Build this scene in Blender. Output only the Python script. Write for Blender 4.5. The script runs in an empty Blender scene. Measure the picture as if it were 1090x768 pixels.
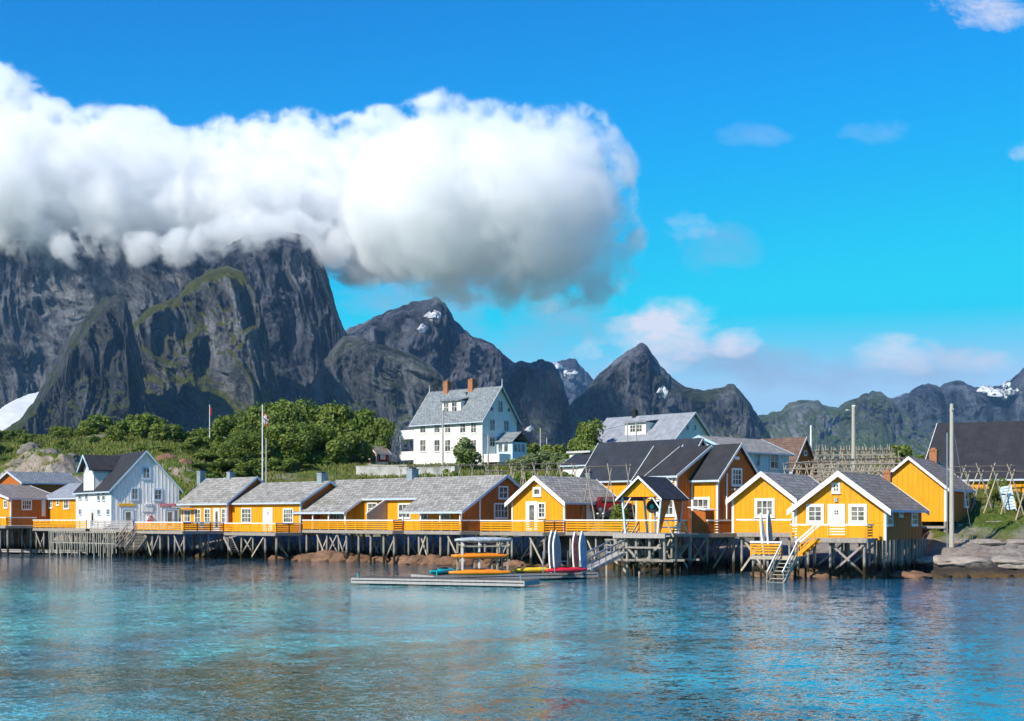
import bpy, math, random
import numpy as np
from mathutils import Vector, Matrix

R = math.radians
random.seed(7)
scene = bpy.context.scene
COL = scene.collection

# ------------------------------------------------------------------ camera
EYE, F, HZ = 4.26, 1500.0, 552.0          # eye height, focal length and horizon row in photo pixels (1090 wide)
cam_d = bpy.data.cameras.new('camera')
cam = bpy.data.objects.new('camera', cam_d)
COL.objects.link(cam)
cam.location = (0, 0, EYE)
cam.rotation_euler = (R(90), 0, 0)
cam_d.sensor_width = 36
cam_d.lens = 36 * F / 1090
cam_d.shift_y = (HZ - 384) / 1090
cam_d.clip_start = 0.5
cam_d.clip_end = 60000
scene.camera = cam

# ------------------------------------------------------------------ sky, sun, exposure
SUN_EL, SUN_AZ = R(38), R(224)            # azimuth clockwise from +Y
world = bpy.data.worlds.new('World')
scene.world = world
world.use_nodes = True
wt = world.node_tree
for n in list(wt.nodes):
    wt.nodes.remove(n)


def wn(kind, **kw):
    n = wt.nodes.new(kind)
    for k, v in kw.items():
        setattr(n, k, v)
    return n


sky = wn('ShaderNodeTexSky', sky_type='NISHITA', sun_disc=False)
sky.sun_elevation = SUN_EL
sky.sun_rotation = SUN_AZ
sky.altitude = 0
sky.air_density = 1.0
sky.dust_density = 0.35
sky.ozone_density = 2.2
sat = wn('ShaderNodeHueSaturation')
sat.inputs['Hue'].default_value = 0.487
sat.inputs['Saturation'].default_value = 1.9
sat.inputs['Value'].default_value = 0.95
wt.links.new(sky.outputs[0], sat.inputs['Color'])
# deepen the blue overhead the way the photograph's polarised sky does
sepc = wn('ShaderNodeSeparateColor')
wt.links.new(sat.outputs[0], sepc.inputs[0])
comc = wn('ShaderNodeCombineColor')
for _i, (_m, _k, _top) in enumerate(((1.23, 0.50, 2.2), (1.25, 0.80, 3.75), (1.05, 0.0, 5.2))):
    _a = wn('ShaderNodeMath', operation='MULTIPLY_ADD')
    wt.links.new(sepc.outputs[_i], _a.inputs[0])
    _a.inputs[1].default_value, _a.inputs[2].default_value = _m, -_k
    _b = wn('ShaderNodeMath', operation='MAXIMUM')
    wt.links.new(_a.outputs[0], _b.inputs[0])
    _b.inputs[1].default_value = 0.02
    _c = wn('ShaderNodeMath', operation='SMOOTH_MIN')
    wt.links.new(_b.outputs[0], _c.inputs[0])
    _c.inputs[1].default_value, _c.inputs[2].default_value = _top, 0.6
    wt.links.new(_c.outputs[0], comc.inputs[_i])
wbg = wn('ShaderNodeBackground')
wbg.inputs['Strength'].default_value = 0.13
wout = wn('ShaderNodeOutputWorld')
wt.links.new(wbg.outputs[0], wout.inputs['Surface'])

# thin far clouds: part of the sky, placed by compass bearing and elevation, lit values like the sky itself
tc = wn('ShaderNodeTexCoord')
sep = wn('ShaderNodeSeparateXYZ')
wt.links.new(tc.outputs['Generated'], sep.inputs[0])


def wmath(op, a, b=None, c=None, clamp=False):
    n = wn('ShaderNodeMath', operation=op)
    n.use_clamp = clamp
    for i, v in enumerate((a, b, c)):
        if v is None:
            continue
        if isinstance(v, (int, float)):
            n.inputs[i].default_value = v
        else:
            wt.links.new(v, n.inputs[i])
    return n.outputs[0]


# tangent-plane bearings (x/y, z/y): direction only, the same from everywhere
az = wmath('DIVIDE', sep.outputs[0], wmath('MAXIMUM', sep.outputs[1], 0.05))
el = wmath('DIVIDE', sep.outputs[2], wmath('MAXIMUM', sep.outputs[1], 0.05))
cmb = wn('ShaderNodeCombineXYZ')
wt.links.new(az, cmb.inputs[0])
wt.links.new(wmath('MULTIPLY', el, 1.9), cmb.inputs[1])
ns = wn('ShaderNodeTexNoise')
ns.inputs['Scale'].default_value = 21
ns.inputs['Detail'].default_value = 7
ns.inputs['Roughness'].default_value = 0.64
ns.inputs['Distortion'].default_value = 0.35
wt.links.new(cmb.outputs[0], ns.inputs['Vector'])
ns_f = ns.outputs[0]


def sky_patch(px, py, rx, ry, gain, bias=0.5):
    """a soft elliptical bank of thin cloud round a bearing (given like the photo's pixel grid), broken up by the noise"""
    a0, e0 = (px - 545) / F, (HZ - py) / F
    dx = wmath('DIVIDE', wmath('SUBTRACT', az, a0), rx / F)
    dy = wmath('DIVIDE', wmath('SUBTRACT', el, e0), ry / F)
    r2 = wmath('ADD', wmath('MULTIPLY', dx, dx), wmath('MULTIPLY', dy, dy))
    fall = wmath('SUBTRACT', 1.0, r2, clamp=True)
    v = wmath('SUBTRACT', wmath('ADD', ns_f, wmath('MULTIPLY', fall, 0.36)), bias + 0.21)
    v = wmath('MULTIPLY', v, gain, clamp=True)
    return wmath('MULTIPLY', v, wmath('MULTIPLY', fall, 2.0, clamp=True), clamp=True)


def sky_sum(lst):
    out = lst[0]
    for p in lst[1:]:
        out = wmath('MAXIMUM', out, p)
    return out


white = sky_sum([sky_patch(1035, 384, 70, 18, 1.4, .38), sky_patch(690, 392, 60, 16, 2.6, .40), sky_patch(800, 145, 60, 22, .55, .50), sky_patch(930, 139, 60, 22, .55, .50), sky_patch(735, 240, 38, 22, 1.2, .44), sky_patch(706, 354, 80, 44, 2.6, .36), sky_patch(700, 346, 46, 28, 4.0, .36), sky_patch(778, 362, 45, 24, 3.2, .44), sky_patch(955, 380, 70, 30, 2.0, .38),
                 sky_patch(1052, 8, 78, 34, 3.2, .46), sky_patch(1085, 160, 24, 18, 2.0, .5),
                 sky_patch(625, 372, 34, 18, 2.6, .48)])
grey = sky_sum([sky_patch(800, 385, 120, 24, 2.6, .36), sky_patch(960, 398, 120, 22, 2.6, .36), sky_patch(745, 382, 100, 30, 2.6, .42), sky_patch(765, 262, 65, 42, 1.3, .46), sky_patch(835, 402, 66, 26, 2.6, .40),
                sky_patch(905, 398, 75, 34, 2.2, .42), sky_patch(1010, 386, 80, 26, 2.2, .42), sky_patch(590, 345, 140, 44, 2.0, .42),
                sky_patch(470, 320, 130, 46, 2.2, .40)])
mixg = wn('ShaderNodeMix', data_type='RGBA')
wt.links.new(wmath('MULTIPLY', grey, 0.8), mixg.inputs['Factor'])
wt.links.new(comc.outputs[0], mixg.inputs['A'])
mixg.inputs['B'].default_value = (1.9, 2.6, 3.7, 1)
mixw = wn('ShaderNodeMix', data_type='RGBA')
wt.links.new(wmath('MULTIPLY', white, 0.9), mixw.inputs['Factor'])
wt.links.new(mixg.outputs['Result'], mixw.inputs['A'])
mixw.inputs['B'].default_value = (4.8, 4.7, 5.2, 1)
wt.links.new(mixw.outputs['Result'], wbg.inputs['Color'])

sun_dir = Vector((math.sin(SUN_AZ) * math.cos(SUN_EL), math.cos(SUN_AZ) * math.cos(SUN_EL), math.sin(SUN_EL)))
sun_d = bpy.data.lights.new('sun', 'SUN')
sun_d.energy = 4.3
sun_d.angle = R(0.53)
sun_d.color = (1.0, 0.94, 0.84)
sun = bpy.data.objects.new('sun', sun_d)
COL.objects.link(sun)
sun.rotation_euler = (-sun_dir).to_track_quat('-Z', 'Y').to_euler()
sun.location = (-60, -60, 90)

vs = scene.view_settings
vs.view_transform = 'Standard'
vs.look = 'None'
vs.exposure = 0.5
vs.gamma = 1.0
vs.use_curve_mapping = False

cy = scene.cycles
cy.use_denoising = True
cy.use_adaptive_sampling = True
cy.adaptive_threshold = 0.03
cy.max_bounces = 28
cy.diffuse_bounces = 3
cy.glossy_bounces = 3
cy.transmission_bounces = 4
cy.transparent_max_bounces = 8
cy.volume_bounces = 26
cy.volume_step_rate = 1.6
cy.volume_max_steps = 160

# ------------------------------------------------------------------ helpers
def tag(o, label=None, cat=None, group=None, kind=None):
    if label: o['label'] = label
    if cat: o['category'] = cat
    if group: o['group'] = group
    if kind: o['kind'] = kind
    return o


def empty(name, loc, rz=0.0, label=None, cat=None, group=None):
    o = bpy.data.objects.new(name, None)
    o.empty_display_size = 0.3
    COL.objects.link(o)
    o.location = loc
    o.rotation_euler = (0, 0, rz)
    return tag(o, label, cat, group)


class MB:
    """collects shapes; build() links them as ONE mesh object"""
    def __init__(s):
        s.v, s.f, s.m, s.mi = [], [], [], 0

    def add(s, verts, faces):
        n = len(s.v)
        s.v.extend([tuple(p) for p in verts])
        for f in faces:
            s.f.append(tuple(n + i for i in f))
            s.m.append(s.mi)
        return s

    def box(s, x0, x1, y0, y1, z0, z1):
        return s.add([(x0, y0, z0), (x1, y0, z0), (x1, y1, z0), (x0, y1, z0), (x0, y0, z1), (x1, y0, z1), (x1, y1, z1), (x0, y1, z1)],
                     [(0, 3, 2, 1), (4, 5, 6, 7), (0, 1, 5, 4), (1, 2, 6, 5), (2, 3, 7, 6), (3, 0, 4, 7)])

    def bar(s, p, q, w, h=None):
        """square-section beam from p to q; w across, h in the other direction"""
        h = h or w
        p, q = Vector(p), Vector(q)
        d = (q - p).normalized()
        up = Vector((0, 0, 1)) if abs(d.z) < 0.95 else Vector((0, 1, 0))
        a = d.cross(up).normalized() * (w / 2)
        b = a.cross(d).normalized() * (h / 2)
        return s.add([p - a - b, p + a - b, p + a + b, p - a + b, q - a - b, q + a - b, q + a + b, q - a + b],
                     [(0, 1, 2, 3), (7, 6, 5, 4), (0, 4, 5, 1), (1, 5, 6, 2), (2, 6, 7, 3), (3, 7, 4, 0)])

    def tube(s, p, q, r0, r1=None, n=8):
        r1 = r0 if r1 is None else r1
        p, q = Vector(p), Vector(q)
        d = (q - p).normalized()
        up = Vector((0, 0, 1)) if abs(d.z) < 0.95 else Vector((0, 1, 0))
        a = d.cross(up).normalized()
        b = a.cross(d).normalized()
        vs_ = []
        for c, r in ((p, r0), (q, r1)):
            for i in range(n):
                t = 2 * math.pi * i / n
                vs_.append(c + a * (r * math.cos(t)) + b * (r * math.sin(t)))
        fs = [(i, (i + 1) % n, n + (i + 1) % n, n + i) for i in range(n)]
        fs += [tuple(range(n - 1, -1, -1)), tuple(range(n, 2 * n))]
        return s.add(vs_, fs)

    def prism(s, poly, ext):
        """planar polygon (3-D points) extruded by the vector ext"""
        e = Vector(ext)
        n = len(poly)
        a = [Vector(p) for p in poly]
        fs = [tuple(range(n - 1, -1, -1)), tuple(range(n, 2 * n))]
        fs += [(i, (i + 1) % n, n + (i + 1) % n, n + i) for i in range(n)]
        return s.add(a + [p + e for p in a], fs)

    def loft(s, rings, cap=True):
        n = len(rings[0])
        vs_, fs = [], []
        for r in rings:
            vs_.extend(r)
        for k in range(len(rings) - 1):
            for i in range(n):
                fs.append((k * n + i, k * n + (i + 1) % n, (k + 1) * n + (i + 1) % n, (k + 1) * n + i))
        if cap:
            fs.append(tuple(range(n - 1, -1, -1)))
            fs.append(tuple((len(rings) - 1) * n + i for i in range(n)))
        return s.add(vs_, fs)

    def build(s, name, mats, parent=None, smooth=False, loc=None):
        me = bpy.data.meshes.new(name)
        me.from_pydata(s.v, [], s.f)
        if not isinstance(mats, (list, tuple)):
            mats = [mats]
        for m in mats:
            me.materials.append(m)
        if len(mats) > 1:
            me.polygons.foreach_set('material_index', s.m)
        if smooth:
            me.polygons.foreach_set('use_smooth', [True] * len(me.polygons))
        import bmesh
        bm = bmesh.new()
        bm.from_mesh(me)
        bmesh.ops.recalc_face_normals(bm, faces=bm.faces)
        bm.to_mesh(me)
        bm.free()
        o = bpy.data.objects.new(name, me)
        COL.objects.link(o)
        if parent is not None:
            o.parent = parent
        if loc is not None:
            o.location = loc
        return o


def np_mesh(name, V, Fq, mats, smooth=True):
    """mesh from numpy arrays (quads or triangles)"""
    me = bpy.data.meshes.new(name)
    V = np.asarray(V, dtype=np.float32)
    Fq = np.asarray(Fq, dtype=np.int32)
    k = Fq.shape[1]
    me.vertices.add(len(V))
    me.vertices.foreach_set('co', V.ravel())
    me.loops.add(Fq.size)
    me.loops.foreach_set('vertex_index', Fq.ravel())
    me.polygons.add(len(Fq))
    me.polygons.foreach_set('loop_start', np.arange(0, Fq.size, k, dtype=np.int32))
    me.polygons.foreach_set('loop_total', np.full(len(Fq), k, dtype=np.int32))
    me.polygons.foreach_set('use_smooth', np.full(len(Fq), smooth, dtype=bool))
    for m in (mats if isinstance(mats, (list, tuple)) else [mats]):
        me.materials.append(m)
    me.update(calc_edges=True)
    me.validate()
    return me


def link(name, me, parent=None, loc=None):
    o = bpy.data.objects.new(name, me)
    COL.objects.link(o)
    if parent is not None: o.parent = parent
    if loc is not None: o.location = loc
    return o


def grid_faces(nu, nv):
    i = np.arange(nu - 1)[:, None] * nv + np.arange(nv - 1)[None, :]
    i = i.ravel()
    return np.stack([i, i + nv, i + nv + 1, i + 1], axis=1)


def copy_tree(o, parent=None):
    c = o.copy()
    COL.objects.link(c)
    if parent is not None: c.parent = parent
    for ch in list(o.children):
        copy_tree(ch, c)
    return c


# ---- numpy gradient noise
_rng = np.random.default_rng(11)
_perm = _rng.permutation(512)
_perm = np.concatenate([_perm, _perm, _perm])
_g3 = _rng.normal(size=(512, 3))
_g3 /= np.linalg.norm(_g3, axis=1)[:, None]


def noise3(x, y, z):
    x, y, z = np.broadcast_arrays(np.asarray(x, float), np.asarray(y, float), np.asarray(z, float))
    xi, yi, zi = np.floor(x).astype(int), np.floor(y).astype(int), np.floor(z).astype(int)
    xf, yf, zf = x - xi, y - yi, z - zi
    u, v, w = [t * t * t * (t * (t * 6 - 15) + 10) for t in (xf, yf, zf)]

    def g(a, b, c):
        h = _perm[_perm[_perm[(xi + a) & 511] + ((yi + b) & 511)] + ((zi + c) & 511)]
        G = _g3[h]
        return G[..., 0] * (xf - a) + G[..., 1] * (yf - b) + G[..., 2] * (zf - c)
    def lp(a, b, t): return a + (b - a) * t
    return lp(lp(lp(g(0, 0, 0), g(1, 0, 0), u), lp(g(0, 1, 0), g(1, 1, 0), u), v),
              lp(lp(g(0, 0, 1), g(1, 0, 1), u), lp(g(0, 1, 1), g(1, 1, 1), u), v), w)


def fbm(x, y, z=0.0, o=5, gain=0.5, lac=2.03):
    s, a, t = 0, 1.0, 0
    x, y, z = np.asarray(x, float), np.asarray(y, float), np.asarray(z, float)
    for k in range(o):
        s = s + a * noise3(x + 17.3 * k, y - 9.1 * k, z + 3.7 * k)
        a *= gain
        x, y, z = x * lac, y * lac, z * lac
    return s


def ridged(x, y, z=0.0, o=5, gain=0.5, lac=2.07):
    s, a = 0, 1.0
    x, y, z = np.asarray(x, float), np.asarray(y, float), np.asarray(z, float)
    for k in range(o):
        s = s + a * (1 - 2.2 * np.abs(noise3(x + 31.7 * k, y + 5.1 * k, z - 2.3 * k)))
        a *= gain
        x, y, z = x * lac, y * lac, z * lac
    return s


def at(px, py, d):
    """world point that stands at distance d where the photo shows row py, column px (measuring aid for placing real objects)"""
    return Vector(((px - 545) / F * d, d, EYE + (HZ - py) / F * d))


def zat(py, d):
    return EYE + (HZ - py) / F * d


# ------------------------------------------------------------------ materials
def mat(name):
    m = bpy.data.materials.new(name)
    m.use_nodes = True
    nt = m.node_tree
    b = nt.nodes['Principled BSDF']
    return m, nt, b


def nd(nt, kind, **kw):
    n = nt.nodes.new(kind)
    for k, v in kw.items():
        if hasattr(n, k) and not k.startswith('i_'):
            setattr(n, k, v)
    return n


def lk(nt, a, b):
    nt.links.new(a, b)


def mth(nt, op, a, b=None, clamp=False, c=None):
    n = nt.nodes.new('ShaderNodeMath')
    n.operation = op
    n.use_clamp = clamp
    for i, v in enumerate((a, b, c)):
        if v is None: continue
        if isinstance(v, (int, float)): n.inputs[i].default_value = v
        else: nt.links.new(v, n.inputs[i])
    return n.outputs[0]


def ramp(nt, fac, stops, interp='LINEAR'):
    n = nt.nodes.new('ShaderNodeValToRGB')
    n.color_ramp.interpolation = interp
    e = n.color_ramp.elements
    while len(e) < len(stops): e.new(0.5)
    for i, (p, c) in enumerate(stops):
        e[i].position = p
        e[i].color = (c, c, c, 1) if isinstance(c, (int, float)) else (*c, 1)
    if fac is not None: nt.links.new(fac, n.inputs[0])
    return n.outputs[0]


def noise(nt, vec, scale, detail=4, rough=0.55, dist=0.0):
    n = nt.nodes.new('ShaderNodeTexNoise')
    n.inputs['Scale'].default_value = scale
    n.inputs['Detail'].default_value = detail
    n.inputs['Roughness'].default_value = rough
    n.inputs['Distortion'].default_value = dist
    if vec is not None: nt.links.new(vec, n.inputs['Vector'])
    return n.outputs[0]


def mixc(nt, fac, a, b, mode='MIX'):
    n = nt.nodes.new('ShaderNodeMix')
    n.data_type = 'RGBA'
    n.blend_type = mode
    for k, v in (('Factor', fac), ('A', a), ('B', b)):
        s = n.inputs[k]
        if isinstance(v, (int, float)): s.default_value = v
        elif isinstance(v, tuple): s.default_value = (*v, 1)
        else: nt.links.new(v, s)
    return n.outputs['Result']


def coords(nt, kind='Object', scale=None):
    t = nt.nodes.new('ShaderNodeTexCoord').outputs[kind]
    if scale is None: return t
    mp = nt.nodes.new('ShaderNodeMapping')
    mp.inputs['Scale'].default_value = scale
    nt.links.new(t, mp.inputs['Vector'])
    return mp.outputs[0]


def position(nt, scale=None):
    t = nt.nodes.new('ShaderNodeNewGeometry').outputs['Position']
    if scale is None: return t
    mp = nt.nodes.new('ShaderNodeMapping')
    mp.inputs['Scale'].default_value = scale
    nt.links.new(t, mp.inputs['Vector'])
    return mp.outputs[0]


def bump(nt, b, h, strength=0.3, dist=0.02):
    n = nt.nodes.new('ShaderNodeBump')
    n.inputs['Strength'].default_value = strength
    n.inputs['Distance'].default_value = dist
    nt.links.new(h, n.inputs['Height'])
    nt.links.new(n.outputs[0], b.inputs['Normal'])
    return n


def plain(name, col, rough=0.6, var=0.12, vscale=3.0, metal=0.0, spec=0.3):
    m, nt, b = mat(name)
    f = noise(nt, position(nt), vscale, 5, 0.6)
    c0 = tuple(min(1, x * (1 - var)) for x in col)
    c1 = tuple(min(1, x * (1 + var)) for x in col)
    lk(nt, mixc(nt, ramp(nt, f, [(0.3, 0.0), (0.7, 1.0)]), c0, c1), b.inputs['Base Color'])
    b.inputs['Roughness'].default_value = rough
    b.inputs['Metallic'].default_value = metal
    b.inputs['Specular IOR Level'].default_value = spec
    return m


def painted_wood(name, col, fade=(0.5, 0.45, 0.38), amount=0.25):
    """paint on boards: streaks down the boards, chalky fading, a few weathered spots"""
    m, nt, b = mat(name)
    streak = noise(nt, position(nt, (3.2, 3.2, 0.35)), 2.2, 5, 0.6)
    big = noise(nt, position(nt), 0.5, 4, 0.6)
    c = mixc(nt, ramp(nt, streak, [(0.25, 0.0), (0.75, 1.0)]), tuple(x * 0.76 for x in col), tuple(min(1, x * 1.13) for x in col))
    c = mixc(nt, mth(nt, 'MULTIPLY', ramp(nt, big, [(0.52, 0.0), (0.8, 1.0)]), amount), c, fade)
    lk(nt, c, b.inputs['Base Color'])
    b.inputs['Roughness'].default_value = 0.62
    b.inputs['Specular IOR Level'].default_value = 0.25
    bump(nt, b, streak, 0.25, 0.01)
    return m


def old_wood(name, c0, c1, tide=True):
    """silvered bare timber; the tide band below 0.9 m is dark and wet with weed"""
    m, nt, b = mat(name)
    f = noise(nt, position(nt, (9, 9, 1.2)), 1.6, 6, 0.65)
    c = mixc(nt, ramp(nt, f, [(0.3, 0.0), (0.7, 1.0)]), c0, c1)
    if tide:
        pos = nt.nodes.new('ShaderNodeNewGeometry').outputs['Position']
        s = nt.nodes.new('ShaderNodeSeparateXYZ')
        lk(nt, pos, s.inputs[0])
        wob = mth(nt, 'MULTIPLY', noise(nt, position(nt), 1.5, 3), 0.7)
        t = mth(nt, 'SUBTRACT', mth(nt, 'ADD', s.outputs[2], -0.45), wob)
        k = ramp(nt, mth(nt, 'MULTIPLY', t, 2.2, clamp=True), [(0.0, 1.0), (1.0, 0.0)])
        c = mixc(nt, k, c, (0.035, 0.03, 0.016))
    lk(nt, c, b.inputs['Base Color'])
    b.inputs['Roughness'].default_value = 0.85
    b.inputs['Specular IOR Level'].default_value = 0.08
    bump(nt, b, f, 0.35, 0.015)
    return m


def slate(name, c0, c1, moss=(0.16, 0.13, 0.06), moss_amt=0.3, row=0.38, col=0.5):
    """stone shingle roof: brick layout laid along the roof plane through UVs in metres"""
    m, nt, b = mat(name)
    uv = nt.nodes.new('ShaderNodeTexCoord').outputs['UV']
    wob = nt.nodes.new('ShaderNodeVectorMath')
    wob.operation = 'ADD'
    nn = nt.nodes.new('ShaderNodeTexNoise')
    nn.inputs['Scale'].default_value = 2.0
    lk(nt, uv, nn.inputs['Vector'])
    sc_ = nt.nodes.new('ShaderNodeVectorMath')
    sc_.operation = 'SCALE'
    sc_.inputs['Scale'].default_value = 0.16
    lk(nt, nn.outputs['Color'], sc_.inputs[0])
    lk(nt, uv, wob.inputs[0])
    lk(nt, sc_.outputs[0], wob.inputs[1])
    br = nt.nodes.new('ShaderNodeTexBrick')
    br.inputs['Scale'].default_value = 1.0
    br.inputs['Mortar Size'].default_value = 0.028
    br.inputs['Mortar Smooth'].default_value = 0.3
    br.inputs['Bias'].default_value = 0.0
    br.inputs['Brick Width'].default_value = col
    br.inputs['Row Height'].default_value = row
    br.inputs['Color1'].default_value = (*c0, 1)
    br.inputs['Color2'].default_value = (*c1, 1)
    br.inputs['Mortar'].default_value = tuple(x * 0.35 for x in c0) + (1,)
    lk(nt, wob.outputs[0], br.inputs['Vector'])
    f1 = noise(nt, uv, 2.4, 6, 0.7)
    c = mixc(nt, 0.8, br.outputs['Color'], ramp(nt, f1, [(0.25, 0.3), (0.5, 0.62), (0.75, 1.0)]), 'MULTIPLY')
    f2 = noise(nt, uv, 0.55, 6, 0.68)
    c = mixc(nt, mth(nt, 'MULTIPLY', ramp(nt, f2, [(0.5, 0.0), (0.68, 1.0)]), moss_amt), c, moss)
    lk(nt, c, b.inputs['Base Color'])
    b.inputs['Roughness'].default_value = 0.75
    b.inputs['Specular IOR Level'].default_value = 0.3
    h = mth(nt, 'ADD', mth(nt, 'MULTIPLY', br.outputs['Fac'], -1.0), mth(nt, 'MULTIPLY', f1, 1.2))
    bump(nt, b, h, 0.6, 0.04)
    return m


def felt(name, col):
    m, nt, b = mat(name)
    uv = nt.nodes.new('ShaderNodeTexCoord').outputs['UV']
    f = noise(nt, uv, 0.9, 6, 0.65)
    g = noise(nt, uv, 14, 3, 0.6)
    s = nt.nodes.new('ShaderNodeSeparateXYZ')
    lk(nt, uv, s.inputs[0])
    fr = mth(nt, 'FRACT', mth(nt, 'DIVIDE', s.outputs[0], 1.0))
    seam = ramp(nt, fr, [(0.0, 0.72), (0.05, 1.0), (0.95, 1.0), (1.0, 0.72)])
    c = mixc(nt, ramp(nt, f, [(0.3, 0.0), (0.7, 1.0)]), tuple(x * .75 for x in col), tuple(x * 1.35 for x in col))
    c = mixc(nt, 1.0, c, seam, 'MULTIPLY')
    lk(nt, c, b.inputs['Base Color'])
    b.inputs['Roughness'].default_value = 0.85
    b.inputs['Specular IOR Level'].default_value = 0.2
    bump(nt, b, g, 0.2, 0.01)
    return m


M = {}
M['yellow'] = painted_wood('ochre_yellow_paint', (0.84, 0.345, 0.008), (0.56, 0.25, 0.025), 0.5)
M['orange'] = painted_wood('orange_ochre_paint', (0.80, 0.33, 0.008), (0.52, 0.23, 0.025), 0.5)
M['white'] = painted_wood('white_paint', (0.83, 0.80, 0.745), (0.70, 0.66, 0.58), 0.3)
M['bluewhite'] = painted_wood('pale_blue_paint', (0.55, 0.68, 0.76), (0.5, 0.58, 0.62), 0.3)
M['skyblue'] = painted_wood('sky_blue_trim_paint', (0.44, 0.60, 0.68), (0.5, 0.6, 0.62), 0.2)
M['red'] = painted_wood('barn_red_paint', (0.22, 0.025, 0.02), (0.2, 0.05, 0.04), 0.3)
M['brown_and_shade'] = painted_wood('brown_boards_and_ochre_shade', (0.48, 0.14, 0.022), (0.36, 0.18, 0.07), 0.35)  # real brown boards; on ochre cabins and rails, shade put into the colour
M['greyrail'] = old_wood('grey_weathered_rail', (0.30, 0.27, 0.26), (0.48, 0.44, 0.42), False)
M['trimgrey'] = painted_wood('blue_grey_trim_paint', (0.50, 0.58, 0.66), (0.55, 0.56, 0.58), 0.25)
M['pile'] = old_wood('silvered_pile_timber', (0.20, 0.17, 0.14), (0.44, 0.39, 0.33))
M['wood'] = old_wood('bare_timber', (0.34, 0.28, 0.20), (0.52, 0.45, 0.34), False)
M['dockdeck'] = old_wood('dock_planks', (0.08, 0.07, 0.06), (0.20, 0.175, 0.15), False)
M['deck'] = old_wood('deck_planks', (0.30, 0.27, 0.24), (0.46, 0.42, 0.38), False)
M['slate'] = slate('grey_slate_roof', (0.34, 0.32, 0.285), (0.58, 0.55, 0.495))
M['slate_brown'] = slate('lichen_slate_roof', (0.29, 0.25, 0.21), (0.46, 0.41, 0.36), (0.30, 0.16, 0.06), 0.6)
M['slate_red'] = slate('brown_tile_roof', (0.20, 0.12, 0.085), (0.30, 0.19, 0.14), (0.26, 0.2, 0.14), 0.35, 0.3, 0.3)
M['slate_blue'] = slate('blue_grey_slate_roof', (0.26, 0.29, 0.31), (0.42, 0.46, 0.48), (0.36, 0.38, 0.34), 0.25, 0.3, 0.36)
M['felt'] = felt('dark_felt_roof', (0.034, 0.034, 0.038))
M['felt_grey'] = felt('grey_sheet_roof', (0.24, 0.255, 0.28))
M['felt_blue'] = felt('blue_black_sheet_roof', (0.03, 0.035, 0.045))
M['brick'] = plain('chimney_brick', (0.36, 0.15, 0.07), 0.85, 0.3, 9)
M['chim'] = plain('grey_sheet_chimney', (0.26, 0.31, 0.33), 0.6, 0.2, 4)
M['concrete'] = plain('weathered_concrete', (0.52, 0.50, 0.47), 0.85, 0.2, 1.2)
M['pole'] = old_wood('pole_timber', (0.36, 0.34, 0.28), (0.50, 0.48, 0.40), False)
M['polewhite'] = plain('white_pole_paint', (0.75, 0.75, 0.73), 0.5)
M['metal'] = plain('galvanised_metal', (0.45, 0.46, 0.48), 0.4, 0.15, 5, 0.7)
M['black'] = plain('black_rubber', (0.02, 0.02, 0.022), 0.6)
M['teal'] = plain('teal_plastic', (0.01, 0.42, 0.42), 0.3, 0.1, 2, 0, 0.5)
M['kay_orange'] = plain('orange_plastic', (0.85, 0.24, 0.008), 0.3, 0.12, 2, 0, 0.5)
M['kay_red'] = plain('red_plastic', (0.72, 0.02, 0.04), 0.3, 0.12, 2, 0, 0.5)
M['kay_yellow'] = plain('yellow_plastic', (0.80, 0.50, 0.03), 0.3, 0.12, 2, 0, 0.5)
M['kay_grey'] = plain('grey_boat_hull', (0.40, 0.44, 0.46), 0.45, 0.4, 5, 0, 0.4)
M['sup_grey'] = plain('lilac_grey_board_skin', (0.30, 0.29, 0.33), 0.4, 0.15, 2)
M['sup_white'] = plain('white_board_skin', (0.78, 0.76, 0.74), 0.35, 0.08, 2)
M['sup_blue'] = plain('blue_board_skin', (0.20, 0.36, 0.50), 0.4, 0.3, 2.5)
M['sup_teal'] = plain('teal_board_skin', (0.03, 0.22, 0.25), 0.4, 0.3, 2.5)
M['sup_pink'] = plain('coral_board_skin', (0.62, 0.18, 0.14), 0.4, 0.3, 2.5)
M['sign_yellow'] = plain('yellow_sign', (0.80, 0.42, 0.02), 0.5)
M['sign_red'] = plain('red_sign', (0.70, 0.12, 0.14), 0.5)
M['sign_blue'] = plain('blue_ink', (0.10, 0.16, 0.36), 0.5)
M['float_red'] = plain('lifebuoy_red', (0.65, 0.05, 0.04), 0.5)


def glass_mat():
    m, nt, b = mat('window_glass')
    f = noise(nt, position(nt), 1.1, 3)
    lk(nt, mixc(nt, ramp(nt, f, [(0.35, 0.0), (0.65, 1.0)]), (0.015, 0.018, 0.022), (0.22, 0.21, 0.19)), b.inputs['Base Color'])
    b.inputs['Roughness'].default_value = 0.06
    b.inputs['Specular IOR Level'].default_value = 0.6
    return m


M['glass'] = glass_mat()

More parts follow.
